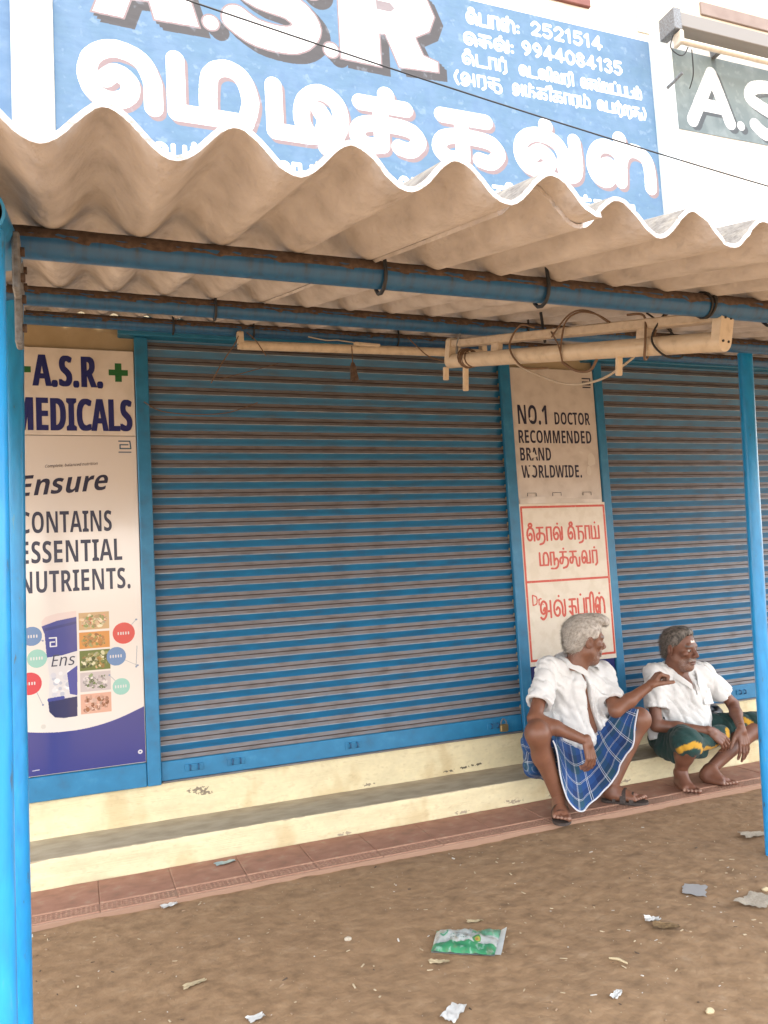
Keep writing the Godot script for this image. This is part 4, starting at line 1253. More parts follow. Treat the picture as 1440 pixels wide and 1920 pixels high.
func build_tubes() -> void:
	var b1 := Vector3(1.585, 1.838, 2.58)
	var a1 := Vector3(1.345, 2.075, 1.5)
	var t1 := tube_light(a1, b1, "dusty tube light tied under the pipes, trailing loose wires, end cap towards the street", 0.0265)
	var a2 := Vector3(0.71, 2.352, 0.66)
	var b2 := Vector3(1.95, 2.375, 0.66)
	var t2 := tube_light(a2, b2, "long cream tube light hanging below the rear pipe before the closed shutter", 0.0215, false, 0.72)
	# loose wires: lerp along the near light with sag
	var L := func(u: float, up: float, sd: float) -> Vector3: return a1.lerp(b1, u) + Vector3(sd, up, 0.0)
	wire([L.call(0.95, 0.1, 0.0), L.call(0.86, 0.1, 0.02), L.call(0.8, 0.06, 0.035), L.call(0.78, -0.02, 0.02), L.call(0.8, -0.035, -0.02), L.call(0.82, 0.02, -0.035), L.call(0.8, 0.09, -0.01), L.call(0.74, 0.1, 0.0)], 0.0035, M.wire_brown, t1)
	wire([L.call(0.86, 0.1, 0.0), L.call(0.84, 0.02, -0.036), L.call(0.86, -0.03, -0.02), L.call(0.88, -0.03, 0.02), L.call(0.84, 0.04, 0.036), L.call(0.8, 0.1, 0.0)], 0.003, M.wire_black, t1)
	wire([L.call(0.7, 0.08, -0.02), L.call(0.66, 0.11, -0.03), L.call(0.6, 0.12, -0.03), L.call(0.55, 0.09, -0.03), L.call(0.53, 0.0, -0.035)], 0.0032, M.wire_brown, t1)
	wire([L.call(0.68, 0.08, 0.0), L.call(0.62, 0.125, -0.01), L.call(0.56, 0.12, -0.02), L.call(0.5, 0.05, -0.035)], 0.0026, M.wire_brown, t1)
	wire([L.call(0.42, 0.09, -0.02), L.call(0.37, 0.1, -0.03), L.call(0.33, 0.03, -0.04), L.call(0.36, -0.04, -0.02), L.call(0.42, -0.045, 0.02)], 0.0034, M.wire_brown, t1)
	wire([L.call(0.46, 0.08, 0.0), L.call(0.5, 0.06, -0.03), L.call(0.53, 0.02, -0.04), L.call(0.52, -0.03, -0.02)], 0.0028, M.wire_brown, t1)
	wire([L.call(0.3, -0.02, 0.0), L.call(0.36, -0.06, 0.02), L.call(0.48, -0.1, 0.03), L.call(0.6, -0.09, 0.03), L.call(0.7, -0.04, 0.03), L.call(0.75, 0.0, 0.03)], 0.0038, M.wire_pale, t1)
	wire([L.call(0.5, -0.03, 0.0), L.call(0.55, -0.06, 0.0), L.call(0.6, -0.06, 0.0), L.call(0.63, -0.02, 0.0)], 0.0045, M.wire_brown, t1)
	for k in 5:
		var ring := []
		for q in 13:
			var an := TAU * q / 12.0
			ring.append(a1.lerp(b1, 0.06 + k * 0.012) + Vector3(cos(an) * 0.03, sin(an) * 0.034 + 0.006, 0.012 * sin(an * 0.5 + k)))
		piece("wire_lashing", tube_mesh(ring, 0.003, 5), M.wire_brown, t1)
	# hanger wires and broken holder pieces
	wire([Vector3(1.49, 2.14, 1.9), Vector3(1.495, 2.08, 1.9), Vector3(1.485, 2.03, 1.92)], 0.005, M.dark_iron, t1, "hanger")
	wire([Vector3(1.345, 2.16, 1.58), Vector3(1.34, 2.12, 1.56), Vector3(1.35, 2.08, 1.53)], 0.005, M.grey_metal, t1, "hanger")
	for e in [[L.call(0.7, -0.045, 0.0), 0.035], [L.call(0.04, -0.07, 0.02), 0.045], [L.call(0.0, -0.05, -0.03), 0.025]]:
		var cb := MB.new()
		cb.chbox(Transform3D(Basis(Vector3(1, 0.4, 0.2).normalized(), 0.2), e[0]), Vector3(0.011, e[1], 0.006), 0.003)
		piece("broken_clip", cb.mesh(), M.ivory, t1)
	# wires of the rear light
	wire([a2 + Vector3(0, 0.07, 0), a2 + Vector3(-0.03, 0.0, 0.03), a2 + Vector3(-0.09, -0.09, 0.02), a2 + Vector3(-0.14, -0.18, 0)], 0.0025, M.wire_brown, t2)
	wire([a2 + Vector3(0.03, 0.06, 0), a2 + Vector3(0.06, 0.02, 0.03), a2 + Vector3(0.11, -0.05, 0.02)], 0.0025, M.wire_brown, t2)
	wire([a2 + Vector3(-0.1, -0.16, 0), a2 + Vector3(0.03, -0.1, -0.1), a2 + Vector3(0.22, -0.02, -0.2)], 0.0022, M.wire_brown, t2)
	wire([Vector3(0.33, 2.22, 0.05), Vector3(0.42, 2.17, 0.06), Vector3(0.6, 2.155, 0.08), Vector3(0.75, 2.165, 0.1), Vector3(0.9, 2.22, 0.1)], 0.0025, M.wire_brown, t2)
	wire([Vector3(1.02, 2.4, 0.69), Vector3(1.1, 2.385, 0.7), Vector3(1.16, 2.388, 0.7), Vector3(1.25, 2.38, 0.7)], 0.003, M.wire_pale, t2)
	wire([Vector3(1.52, 2.42, 0.7), Vector3(1.56, 2.37, 0.72), Vector3(1.62, 2.325, 0.72), Vector3(1.72, 2.305, 0.72), Vector3(1.8, 2.31, 0.7)], 0.003, M.wire_brown, t2)
	var fl := MB.new()
	fl.chbox(Transform3D(Basis(Vector3(0, 0, 1), -0.03), Vector3(1.305, 2.375, 0.7)), Vector3(0.065, 0.007, 0.01), 0.003)
	piece("starter_strip", fl.mesh(), M.ivory, t2)
	# small bell-like brown thing hanging from the rear light
	var hg := thing("hanging_charm", "brown dried charm hanging on a thread below the rear tube light", "charm", Vector3(1.235, 2.21, 0.68))
	piece("thread", tube_mesh([Vector3(1.235, 2.37, 0.68), Vector3(1.235, 2.29, 0.68)], 0.003, 5), M.wire_brown, hg)
	piece("pod", tube_mesh([Vector3(1.235, 2.29, 0.68), Vector3(1.236, 2.272, 0.68), Vector3(1.238, 2.24, 0.68), Vector3(1.24, 2.21, 0.68), Vector3(1.24, 2.2, 0.68)], [0.008, 0.014, 0.017, 0.021, 0.012], 9), M.rust_top, hg)
	# third light on the upper wall, top right
	var a3 := Vector3(3.96, 4.86, 0.3)
	var t3 := thing("tube_light", "grey box tube light on the upper wall at the top right", "tube light", a3, "tube lights of the shop front")
	piece("housing", box_mesh(Vector3(4.02, 5.0, 0.13), Vector3(5.9, 5.1, 0.24), 0.004), plain(C(0.2, 0.185, 0.17), 0.6), t3)
	piece("tube", tube_mesh([Vector3(4.02, 4.905, 0.22), Vector3(4.7, 4.905, 0.22), Vector3(5.48, 4.905, 0.22)], 0.019, 14), M.ivory, t3)
	piece("holder", box_mesh(Vector3(3.99, 4.87, 0.18), Vector3(4.02, 4.96, 0.26), 0.006), M.ivory, t3)
	piece("bracket", box_mesh(Vector3(3.955, 4.965, 0.1), Vector3(4.019, 5.115, 0.25), 0.004), M.grey_metal, t3)
	piece("wall_arm", box_mesh(Vector3(4.5, 5.02, -0.05), Vector3(4.54, 5.08, 0.129), 0.003), M.grey_metal, t3)
	wire([Vector3(3.98, 4.95, 0.2), Vector3(3.95, 4.86, 0.2), Vector3(4.0, 4.81, 0.21), Vector3(4.06, 4.83, 0.2), Vector3(4.1, 4.89, 0.2)], 0.004, M.wire_black, t3)
	wire([Vector3(4.13, 4.88, 0.2), Vector3(4.15, 4.8, 0.18), Vector3(4.2, 4.75, 0.12), Vector3(4.24, 4.72, 0.04)], 0.004, M.wire_black, t3)
	t3.position += Vector3(-0.16, -0.16, 0.0)
	# overhead cable along the upper wall
	var pts := []
	for k in 21:
		var u := k / 20.0
		pts.append(Vector3(lerpf(-1.2, 6.5, u), lerpf(4.48, 3.53, u) - 0.08 * sin(u * PI), 0.35))
	tag(piece("overhead_cable", tube_mesh(pts, 0.0045, 6), M.wire_black), "thin black cable crossing the painted sign above the awning", "cable")

# ---------------------------------------------------------------- people: distance fields meshed as surface nets
class Field:
	var o: Vector3
	var h: float
	var nx: int
	var ny: int
	var nz: int
	var d := PackedFloat32Array()
	func _init(lo: Vector3, hi: Vector3, cell: float) -> void:
		o = lo
		h = cell
		nx = int((hi.x - lo.x) / cell) + 2
		ny = int((hi.y - lo.y) / cell) + 2
		nz = int((hi.z - lo.z) / cell) + 2
		d.resize(nx * ny * nz)
		d.fill(0.3)
	func lim(lo: Vector3, hi: Vector3) -> Array:
		return [maxi(int((lo.x - o.x) / h), 0), mini(int((hi.x - o.x) / h) + 1, nx - 1), maxi(int((lo.y - o.y) / h), 0), mini(int((hi.y - o.y) / h) + 1, ny - 1), maxi(int((lo.z - o.z) / h), 0), mini(int((hi.z - o.z) / h) + 1, nz - 1)]
	func cone(a: Vector3, b: Vector3, ra: float, rb: float, k := 0.02, carve := false) -> void:
		var m := maxf(ra, rb) + k + 3.0 * h
		var mm := Vector3(m, m, m)
		var L := lim(Vector3(minf(a.x, b.x), minf(a.y, b.y), minf(a.z, b.z)) - mm, Vector3(maxf(a.x, b.x), maxf(a.y, b.y), maxf(a.z, b.z)) + mm)
		var bx := b.x - a.x
		var by := b.y - a.y
		var bz := b.z - a.z
		var il := 1.0 / maxf(bx * bx + by * by + bz * bz, 1e-9)
		var dr := rb - ra
		for z in range(L[4], L[5] + 1):
			var pz := o.z + z * h - a.z
			for y in range(L[2], L[3] + 1):
				var py := o.y + y * h - a.y
				var q := (z * ny + y) * nx
				for x in range(L[0], L[1] + 1):
					var px := o.x + x * h - a.x
					var t := clampf((px * bx + py * by + pz * bz) * il, 0.0, 1.0)
					var ex := px - bx * t
					var ey := py - by * t
					var ez := pz - bz * t
					var s := sqrt(ex * ex + ey * ey + ez * ez) - ra - dr * t
					join(q + x, s, k, carve)
	func join(q: int, s: float, k: float, carve: bool) -> void:
		var c := d[q]
		if carve:
			s = -s
			var e := maxf(k - absf(c - s), 0.0)
			d[q] = maxf(c, s) + e * e * 0.25 / k
		else:
			var e2 := maxf(k - absf(c - s), 0.0)
			d[q] = minf(c, s) - e2 * e2 * 0.25 / k
	func ball(c: Vector3, r: Vector3, k := 0.02, carve := false, bs := Basis()) -> void:
		var m := maxf(r.x, maxf(r.y, r.z)) + k + 3.0 * h
		var mm := Vector3(m, m, m)
		var L := lim(c - mm, c + mm)
		var inv := bs.inverse()
		var ir := Vector3(1.0 / r.x, 1.0 / r.y, 1.0 / r.z)
		for z in range(L[4], L[5] + 1):
			for y in range(L[2], L[3] + 1):
				var q := (z * ny + y) * nx
				for x in range(L[0], L[1] + 1):
					var p := inv * (o + Vector3(x, y, z) * h - c)
					var u := p * ir
					var k0 := u.length()
					var k1 := (u * ir).length()
					join(q + x, k0 * (k0 - 1.0) / maxf(k1, 1e-6), k, carve)
	func at(p: Vector3) -> float:
		var q := (p - o) / h
		var x := clampi(int(q.x), 0, nx - 2)
		var y := clampi(int(q.y), 0, ny - 2)
		var z := clampi(int(q.z), 0, nz - 2)
		var r := q - Vector3(x, y, z)
		var k := (z * ny + y) * nx + x
		var s := nx * ny
		var a := lerpf(lerpf(d[k], d[k + 1], r.x), lerpf(d[k + nx], d[k + nx + 1], r.x), r.y)
		var b := lerpf(lerpf(d[k + s], d[k + s + 1], r.x), lerpf(d[k + s + nx], d[k + s + nx + 1], r.x), r.y)
		return lerpf(a, b, r.z)
	func snap(p: Vector3) -> Vector3:
		# nearest point of the surface
		for k in 8:
			var e := h
			var g := Vector3(at(p + Vector3(e, 0, 0)) - at(p - Vector3(e, 0, 0)), at(p + Vector3(0, e, 0)) - at(p - Vector3(0, e, 0)), at(p + Vector3(0, 0, e)) - at(p - Vector3(0, 0, e)))
			if g.length_squared() < 1e-10:
				break
			p -= g.normalized() * at(p) * 0.8
		return p
	func each(f: Callable, band := 0.03) -> void:
		# f(p, value) gives a new value for cells near the surface
		for z in nz:
			for y in ny:
				var q := (z * ny + y) * nx
				for x in nx:
					var c := d[q + x]
					if c < band and c > -band:
						d[q + x] = f.call(o + Vector3(x, y, z) * h, c)
	func add_to(mb: MB, colour: Callable, tr := Transform3D()) -> void:
		var id := PackedInt32Array()
		id.resize(d.size())
		id.fill(-1)
		var sy := nx
		var sz := nx * ny
		var lim2 := maxf(h * 2.0, 0.05)
		var fi := 1.0
		for z in nz - 1:
			for y in ny - 1:
				var q0 := z * sz + y * sy
				for x in nx - 1:
					var q := q0 + x
					var a := d[q]
					if a > lim2 or a < -lim2:
						continue
					var v := [a, d[q + 1], d[q + sy], d[q + sy + 1], d[q + sz], d[q + sz + 1], d[q + sz + sy], d[q + sz + sy + 1]]
					var neg := 0
					for e in v:
						if e < 0.0:
							neg += 1
					if neg == 0 or neg == 8:
						continue
					var s := Vector3.ZERO
					var n := 0
					for k in 12:
						var i0: int = E0[k]
						var i1: int = E1[k]
						var f0: float = v[i0]
						var f1: float = v[i1]
						if (f0 < 0.0) != (f1 < 0.0):
							s += (K[i0] as Vector3).lerp(K[i1], f0 / (f0 - f1))
							n += 1
					s /= n
					var g := Vector3(v[1] + v[3] + v[5] + v[7] - v[0] - v[2] - v[4] - v[6], v[2] + v[3] + v[6] + v[7] - v[0] - v[1] - v[4] - v[5], v[4] + v[5] + v[6] + v[7] - v[0] - v[1] - v[2] - v[3])
					var p := o + (Vector3(x, y, z) + s) * h
					id[q] = mb.vert(tr * p, (tr.basis * g).normalized(), Vector2(p.x, p.y), colour.call(p))
		for z in range(1, nz - 1):
			for y in range(1, ny - 1):
				var q0 := z * sz + y * sy
				for x in range(1, nx - 1):
					var q := q0 + x
					if id[q] < 0:
						continue
					var inside := d[q] < 0.0
					if inside != (d[q + 1] < 0.0):
						face(mb, id[q], id[q - sy], id[q - sy - sz], id[q - sz], inside)
					if inside != (d[q + sy] < 0.0):
						face(mb, id[q], id[q - sz], id[q - sz - 1], id[q - 1], inside)
					if inside != (d[q + sz] < 0.0):
						face(mb, id[q], id[q - 1], id[q - 1 - sy], id[q - sy], inside)
	func face(mb: MB, a: int, b: int, c: int, e: int, out: bool) -> void:
		if a < 0 or b < 0 or c < 0 or e < 0:
			return
		if out:
			mb.i.append_array([a, c, b, a, e, c])
		else:
			mb.i.append_array([a, b, c, a, c, e])
	const E0 := [0, 2, 4, 6, 0, 1, 4, 5, 0, 1, 2, 3]
	const E1 := [1, 3, 5, 7, 2, 3, 6, 7, 4, 5, 6, 7]
	const K := [Vector3(0, 0, 0), Vector3(1, 0, 0), Vector3(0, 1, 0), Vector3(1, 1, 0), Vector3(0, 0, 1), Vector3(1, 0, 1), Vector3(0, 1, 1), Vector3(1, 1, 1)]

func frame(fwd: Vector3, up: Vector3, at: Vector3, s := 1.0) -> Transform3D:
	# z along fwd, y near up
	var z := fwd.normalized()
	var x := up.cross(z).normalized()
	return Transform3D(Basis(x * s, z.cross(x) * s, z * s), at)

func skin_tone(base: Color, sd: int) -> Callable:
	var n := noise(14.0, 4, sd)
	return func(p: Vector3) -> Color:
		var v := 1.0 + n.get_noise_3dv(p) * 0.22
		return Color(base.r * v, base.g * v, base.b * v)

func add_head(mb: MB, t: Transform3D, base: Color, lean: float, brow: Color, stubble: Color, mark: bool, sd: int) -> void:
	var f := Field.new(Vector3(-0.105, -0.16, -0.125), Vector3(0.105, 0.145, 0.135), 0.0042)
	f.ball(Vector3(0, 0.035, -0.012), Vector3(0.076, 0.086, 0.096), 0.01)
	f.ball(Vector3(0, -0.04, 0.026), Vector3(0.058 * lean, 0.078, 0.062), 0.03)
	f.ball(Vector3(0, -0.1, 0.055), Vector3(0.028, 0.02, 0.024), 0.03)
	f.cone(Vector3(-0.05 * lean, -0.058, -0.002), Vector3(-0.02, -0.1, 0.05), 0.02, 0.016, 0.03)
	f.cone(Vector3(0.05 * lean, -0.058, -0.002), Vector3(0.02, -0.1, 0.05), 0.02, 0.016, 0.03)
	f.cone(Vector3(-0.034, 0.024, 0.077), Vector3(0.034, 0.024, 0.077), 0.012, 0.012, 0.02)
	for s in [-1.0, 1.0]:
		f.ball(Vector3(s * 0.044, -0.02, 0.06), Vector3(0.02, 0.015, 0.017), 0.02)
		f.ball(Vector3(s * 0.031, 0.002, 0.098), Vector3(0.018, 0.012, 0.014), 0.012, true)
		f.ball(Vector3(s * 0.045, -0.052, 0.066), Vector3(0.014, 0.02, 0.012), 0.02, true)
	f.cone(Vector3(0, 0.012, 0.086), Vector3(0, -0.026, 0.109), 0.0085, 0.0125, 0.012)
	for s in [-1.0, 1.0]:
		f.ball(Vector3(s * 0.013, -0.031, 0.097), Vector3(0.0105, 0.0085, 0.011), 0.008)
		f.ball(Vector3(s * 0.031, 0.002, 0.077), Vector3(0.0125, 0.0125, 0.0125), 0.003)
		f.cone(Vector3(s * 0.012, -0.037, 0.092), Vector3(s * 0.034, -0.066, 0.08), 0.004, 0.004, 0.012)
	f.ball(Vector3(0, -0.061, 0.089), Vector3(0.023, 0.0065, 0.01), 0.006)
	f.ball(Vector3(0, -0.0745, 0.087), Vector3(0.02, 0.007, 0.01), 0.006)
	f.cone(Vector3(-0.02, -0.0675, 0.097), Vector3(0.02, -0.0675, 0.097), 0.0025, 0.0025, 0.004, true)
	for s in [-1.0, 1.0]:
		var eb := Basis(Vector3(0, 1, 0), s * 0.35)
		f.ball(Vector3(s * 0.081, -0.004, -0.012), Vector3(0.009, 0.034, 0.021), 0.008, false, eb)
		f.ball(Vector3(s * 0.092, 0.0, -0.006), Vector3(0.007, 0.018, 0.01), 0.006, true, eb)
	f.cone(Vector3(0, -0.05, -0.025), Vector3(0, -0.15, -0.035), 0.055, 0.057, 0.03)
	var n := noise(16.0, 4, sd)
	var nf := noise(60.0, 3, sd + 9)
	var col := func(p: Vector3) -> Color:
		var v := 1.0 + n.get_noise_3dv(p) * 0.2 + nf.get_noise_3dv(p) * 0.12
		var c := Color(base.r * v, base.g * v, base.b * v)
		if p.z > 0.03:
			var ax := absf(p.x)
			# lips
			if ax < 0.024 and p.y < -0.054 and p.y > -0.083 and p.z > 0.08:
				c = c.lerp(Color(base.r * 0.75, base.g * 0.55, base.b * 0.6), 0.7)
			# eyes
			var e := Vector2(ax - 0.031, p.y - 0.002)
			if p.z > 0.075 and absf(e.x) < 0.012 and absf(e.y) < 0.0055:
				c = Color(0.4, 0.36, 0.32)
				if absf(e.x - 0.0) < 0.0052:
					c = Color(0.02, 0.013, 0.01)
			# brows
			if p.z > 0.06 and ax > 0.012 and ax < 0.05 and absf(p.y - 0.028 + (ax - 0.03) * (ax - 0.03) * 6.0) < 0.0055:
				c = c.lerp(brow, 0.75)
			# moustache and stubble, grain by grain
			var g := nf.get_noise_3dv(p * 2.3)
			if ax < 0.034 and p.y < -0.042 and p.y > -0.0585 and p.z > 0.075:
				c = c.lerp(stubble, clampf(0.6 + g * 0.7, 0.0, 0.9))
			elif p.y < -0.05 and p.y > -0.125 and ax < 0.062:
				c = c.lerp(stubble, clampf(0.12 + g * 0.7, 0.0, 0.5))
			if mark and p.z > 0.07 and p.y > 0.046 and p.y < 0.057 and p.x > -0.018 and p.x < 0.02:
				c = Color(0.72, 0.66, 0.58)
		return c
	f.add_to(mb, col, t)

func hair_mesh(t: Transform3D, line: Callable, puff: Array, cols: Array, sd: int, strands: int, thin := 0.0) -> ArrayMesh:
	var f := Field.new(Vector3(-0.12, -0.12, -0.135), Vector3(0.12, 0.17, 0.13), 0.0046)
	f.ball(Vector3(0, 0.038, -0.014), Vector3(0.087 - thin, 0.096 - thin, 0.107 - thin), 0.01)
	f.ball(Vector3(0, -0.02, -0.055), Vector3(0.066 - thin, 0.06, 0.055 - thin), 0.02)
	for e in puff:
		f.ball(e[0], e[1], 0.025)
	var n1 := noise(22.0, 3, sd)
	var n2 := noise(70.0, 2, sd + 1)
	f.each(func(p: Vector3, v: float) -> float:
		var w := v + n1.get_noise_3d(p.x, p.y * 0.6, p.z * 0.6) * 0.0045 + n2.get_noise_3d(p.x, p.y * 0.3, p.z * 0.3) * 0.002
		var clip: float = line.call(p) + n2.get_noise_3dv(p) * 0.008
		return maxf(w, clip), 0.08)
	var mb := MB.new()
	var tone := func(p: Vector3) -> Color:
		var g := clampf(0.5 + n2.get_noise_3d(p.x * 1.6, p.y * 0.5, p.z * 0.7) * 0.9 + n1.get_noise_3dv(p) * 0.4, 0.0, 1.0)
		return (cols[0] as Color).lerp(cols[1], g)
	f.add_to(mb, tone, t)
	# loose hairs
	var r := RandomNumberGenerator.new()
	r.seed = sd
	var nv := mb.v.size()
	var down := (t.basis * Vector3(0, -0.6, -0.8)).normalized()
	for k in strands:
		var q := r.randi() % nv
		var p := mb.v[q]
		var nn := mb.n[q]
		var dir := (nn * r.randf_range(0.05, 0.4) + down * r.randf_range(0.5, 1.0) + Vector3(r.randf_range(-0.25, 0.25), r.randf_range(-0.2, 0.3), r.randf_range(-0.25, 0.25))).normalized()
		var L := r.randf_range(0.012, 0.03)
		var sd2 := dir.cross(nn).normalized() * 0.0009
		var c := (cols[0] as Color).lerp(cols[1], r.randf())
		var b := mb.vert(p - nn * 0.002 - sd2, nn, Vector2.ZERO, c)
		mb.vert(p - nn * 0.002 + sd2, nn, Vector2.ZERO, c)
		mb.vert(p + dir * L + nn * -0.002, nn, Vector2.ZERO, c)
		mb.i.append_array([b, b + 2, b + 1])
	return mb.mesh(true)

func add_hand(mb: MB, t: Transform3D, left: bool, curls: Array, spread: float, thumb: Vector3, colour: Callable, nail: Color) -> void:
	# local: fingers along x, back of the hand +z, thumb side +y (mirrored for the left hand)
	var m := -1.0 if left else 1.0
	var f := Field.new(Vector3(-0.05, -0.085, -0.11), Vector3(0.2, 0.085, 0.05), 0.0042)
	var lens := [[0.040, 0.025, 0.021], [0.044, 0.028, 0.022], [0.041, 0.026, 0.021], [0.032, 0.02, 0.018]]
	var tips := []
	f.cone(Vector3(-0.012, 0, 0), Vector3(0.014, 0, 0), 0.0235, 0.024, 0.012)
	for k in 4:
		var by := (0.031 - 0.0205 * k) * m
		var base := Vector3(0.088 - 0.005 * absf(k - 1.0), by, 0.0)
		f.cone(Vector3(0.012, by * 0.62, -0.002), base, 0.0145, 0.0108, 0.012)
		var yaw := (1.2 - k) * spread * m
		var a := 0.0
		var p := base
		var r := 0.0098 if k < 3 else 0.0086
		for s in 3:
			a += curls[k][s]
			var dr := Vector3(cos(a) * cos(yaw), cos(a) * sin(yaw), -sin(a))
			var q: Vector3 = p + dr * lens[k][s]
			f.cone(p, q, r, r * 0.93, 0.004)
			r *= 0.91
			p = q
			if s == 2:
				tips.append([q, dr])
	# thumb from the side of the palm
	var p0 := Vector3(0.02, 0.024 * m, -0.008)
	var d1 := Vector3(0.62, 0.7 * m, -0.35).normalized().lerp(Vector3(thumb.x, thumb.y * m, thumb.z).normalized(), 0.5).normalized()
	var p1 := p0 + d1 * 0.042
	var d2 := Vector3(thumb.x, thumb.y * m, thumb.z).normalized()
	var p2 := p1 + d2 * 0.033
	var p3 := p2 + (d2 + Vector3(0.15, 0, -0.15)).normalized() * 0.025
	f.cone(p0, p1, 0.016, 0.0125, 0.012)
	f.cone(p1, p2, 0.0122, 0.0108, 0.005)
	f.cone(p2, p3, 0.0108, 0.0092, 0.004)
	tips.append([p3, d2])
	var col := func(p: Vector3) -> Color:
		var c: Color = colour.call(p)
		for e in tips:
			if p.distance_to(e[0]) < 0.009:
				return c.lerp(nail, 0.55)
		if p.z < -0.006 and p.x < 0.095 and p.x > 0.0:
			return c.lerp(nail, 0.25)
		return c
	f.add_to(mb, col, t)

func add_foot(mb: MB, knee: Vector3, ankle: Vector3, heel: Vector3, toe: Vector3, colour: Callable, nail: Color) -> void:
	# in world space: heel and toe lie on the sole
	var lo := Vector3(minf(heel.x, toe.x), minf(heel.y, toe.y), minf(heel.z, toe.z)) - Vector3(0.09, 0.04, 0.09)
	var hi := Vector3(maxf(heel.x, toe.x), ankle.y, maxf(heel.z, toe.z)) + Vector3(0.11, 0.09, 0.09)
	var f := Field.new(lo, hi, 0.005)
	var d := (toe - heel).normalized()
	var sd := d.cross(Vector3.UP).normalized()
	var L := heel.distance_to(toe)
	f.cone(ankle + (knee - ankle).normalized() * 0.02, ankle, 0.031, 0.032, 0.02)
	f.cone(ankle, heel + d * 0.045 + Vector3(0, 0.05, 0), 0.032, 0.034, 0.02)
	f.cone(heel + d * 0.03 + Vector3(0, 0.032, 0), heel + d * 0.09 + Vector3(0, 0.03, 0), 0.032, 0.028, 0.02)
	f.cone(ankle + d * 0.015, heel + d * (L * 0.62) + Vector3(0, 0.028, 0), 0.032, 0.022, 0.02)
	f.cone(heel + d * 0.05 + sd * 0.018 + Vector3(0, 0.022, 0), heel + d * (L * 0.72) + sd * 0.026 + Vector3(0, 0.017, 0), 0.022, 0.018, 0.02)
	f.cone(heel + d * 0.05 - sd * 0.012 + Vector3(0, 0.024, 0), heel + d * (L * 0.74) - sd * 0.02 + Vector3(0, 0.018, 0), 0.022, 0.019, 0.02)
	var tips := []
	for k in 5:
		var w := -0.034 + 0.0175 * k
		var big := k == 0
		var a := heel + d * (L * (0.74 - 0.02 * k)) + sd * (w * 0.92) + Vector3(0, 0.016, 0)
		var b := heel + d * (L * (0.98 - 0.045 * k)) + sd * w + Vector3(0, 0.012, 0)
		f.cone(a, b, 0.0125 if big else 0.0095, 0.0125 if big else 0.0088, 0.005)
		tips.append(b + d * 0.006 + Vector3(0, 0.008, 0))
	var col := func(p: Vector3) -> Color:
		var c: Color = colour.call(p)
		for e in tips:
			if p.distance_to(e) < 0.0085:
				return c.lerp(nail, 0.7)
		return c
	f.add_to(mb, col)

func vertex_material(rough: float, sheen := 0.0) -> StandardMaterial3D:
	var m := StandardMaterial3D.new()
	m.vertex_color_use_as_albedo = true
	m.roughness = rough
	if sheen > 0.0:
		m.rim_enabled = true
		m.rim = sheen
	return m

func cloth_material(stops: Array, sd: int, weave := 0.04) -> StandardMaterial3D:
	var m := tri(stops, Vector3(2.5, 2.5, 2.5), 0.012, 0.9, sd, weave, 0.12)
	m.rim_enabled = true
	m.rim = 0.15
	return m

func plaid_image() -> Image:
	# woven check, 0.18 m of cloth: blue and teal blocks, white and dark pin lines
	var s := 512
	var img := Image.create(s, s, false, Image.FORMAT_RGBA8)
	var deep := C(0.011, 0.034, 0.12)
	var royal := C(0.018, 0.07, 0.23)
	var teal := C(0.018, 0.075, 0.12)
	var white := C(0.62, 0.64, 0.68)
	var dark := C(0.008, 0.01, 0.03)
	var band := func(k: int) -> Color:
		var q := k % 256
		if q < 8 or (q > 20 and q < 28):
			return white
		if q < 20 and q > 8:
			return dark
		if k < 256:
			return royal if q < 150 else deep
		return teal if q < 140 else royal
	for y in s:
		var cy: Color = band.call(y)
		for x in s:
			var cx: Color = band.call((x + 90) % s)
			var c := cx if ((x + y) & 2) == 0 else cy
			c = c.lerp(cx.lerp(cy, 0.5), 0.45)
			if cx == white or cy == white:
				c = c.lerp(white, 0.4)
			img.set_pixel(x, y, c.linear_to_srgb())
	return img

func strip(pts: Array, up: Vector3, w: float, th := 0.002) -> ArrayMesh:
	# a flat band of width w along pts, standing towards up
	var b := MB.new()
	var p := curve(pts, 6)
	b.grid(p.size() - 1, 2, func(u: float, v: float) -> Vector3: return (p[int(round(u * (p.size() - 1)))] as Vector3) + up * (w * (v - 0.5)))
	return b.mesh()

func sandal(parent: Node3D, heel: Vector3, toe: Vector3) -> void:
	var d := (toe - heel).normalized()
	var sd := d.cross(Vector3.UP).normalized()
	var L := heel.distance_to(toe)
	var b := MB.new()
	var n := 28
	var ring := []
	for k in n:
		var a := TAU * k / n
		var u := 0.5 - 0.5 * cos(a)
		var w := (0.033 + 0.014 * smoothstep(0.2, 0.75, u)) * sqrt(maxf(0.0, 1.0 - pow(absf(u * 2.0 - 1.0), 4.0)))
		ring.append(heel + d * (u * (L + 0.03) - 0.012) + sd * (w * signf(sin(a)) if absf(sin(a)) > 0.001 else 0.0))
	for k in n:
		var p: Vector3 = ring[k]
		var q: Vector3 = ring[(k + 1) % n]
		var y0 := Vector3(0, -0.014, 0)
		var y1 := Vector3(0, -0.001, 0)
		b.quad(q + y0, p + y0, p + y1, q + y1)
		var c := heel + d * (L * 0.5)
		b.tri3(c + y1, q + y1, p + y1)
		b.tri3(c + y0, p + y0, q + y0)
	var o := piece("sandal", b.mesh(), M.leather, parent)
	for e in [[0.5, 0.066, 0.03], [0.7, 0.046, 0.022], [0.28, 0.085, 0.018]]:
		var st := MB.new()
		var u: float = e[0]
		st.grid(14, 2, func(s: float, v: float) -> Vector3:
			var a := PI * s
			var w := 0.048 if u > 0.4 else 0.04
			return heel + d * (L * u + (v - 0.5) * e[2]) + sd * (cos(a) * w) + Vector3(0, sin(a) * e[1] - 0.004, 0))
		piece("strap", st.mesh(), M.leather, o)

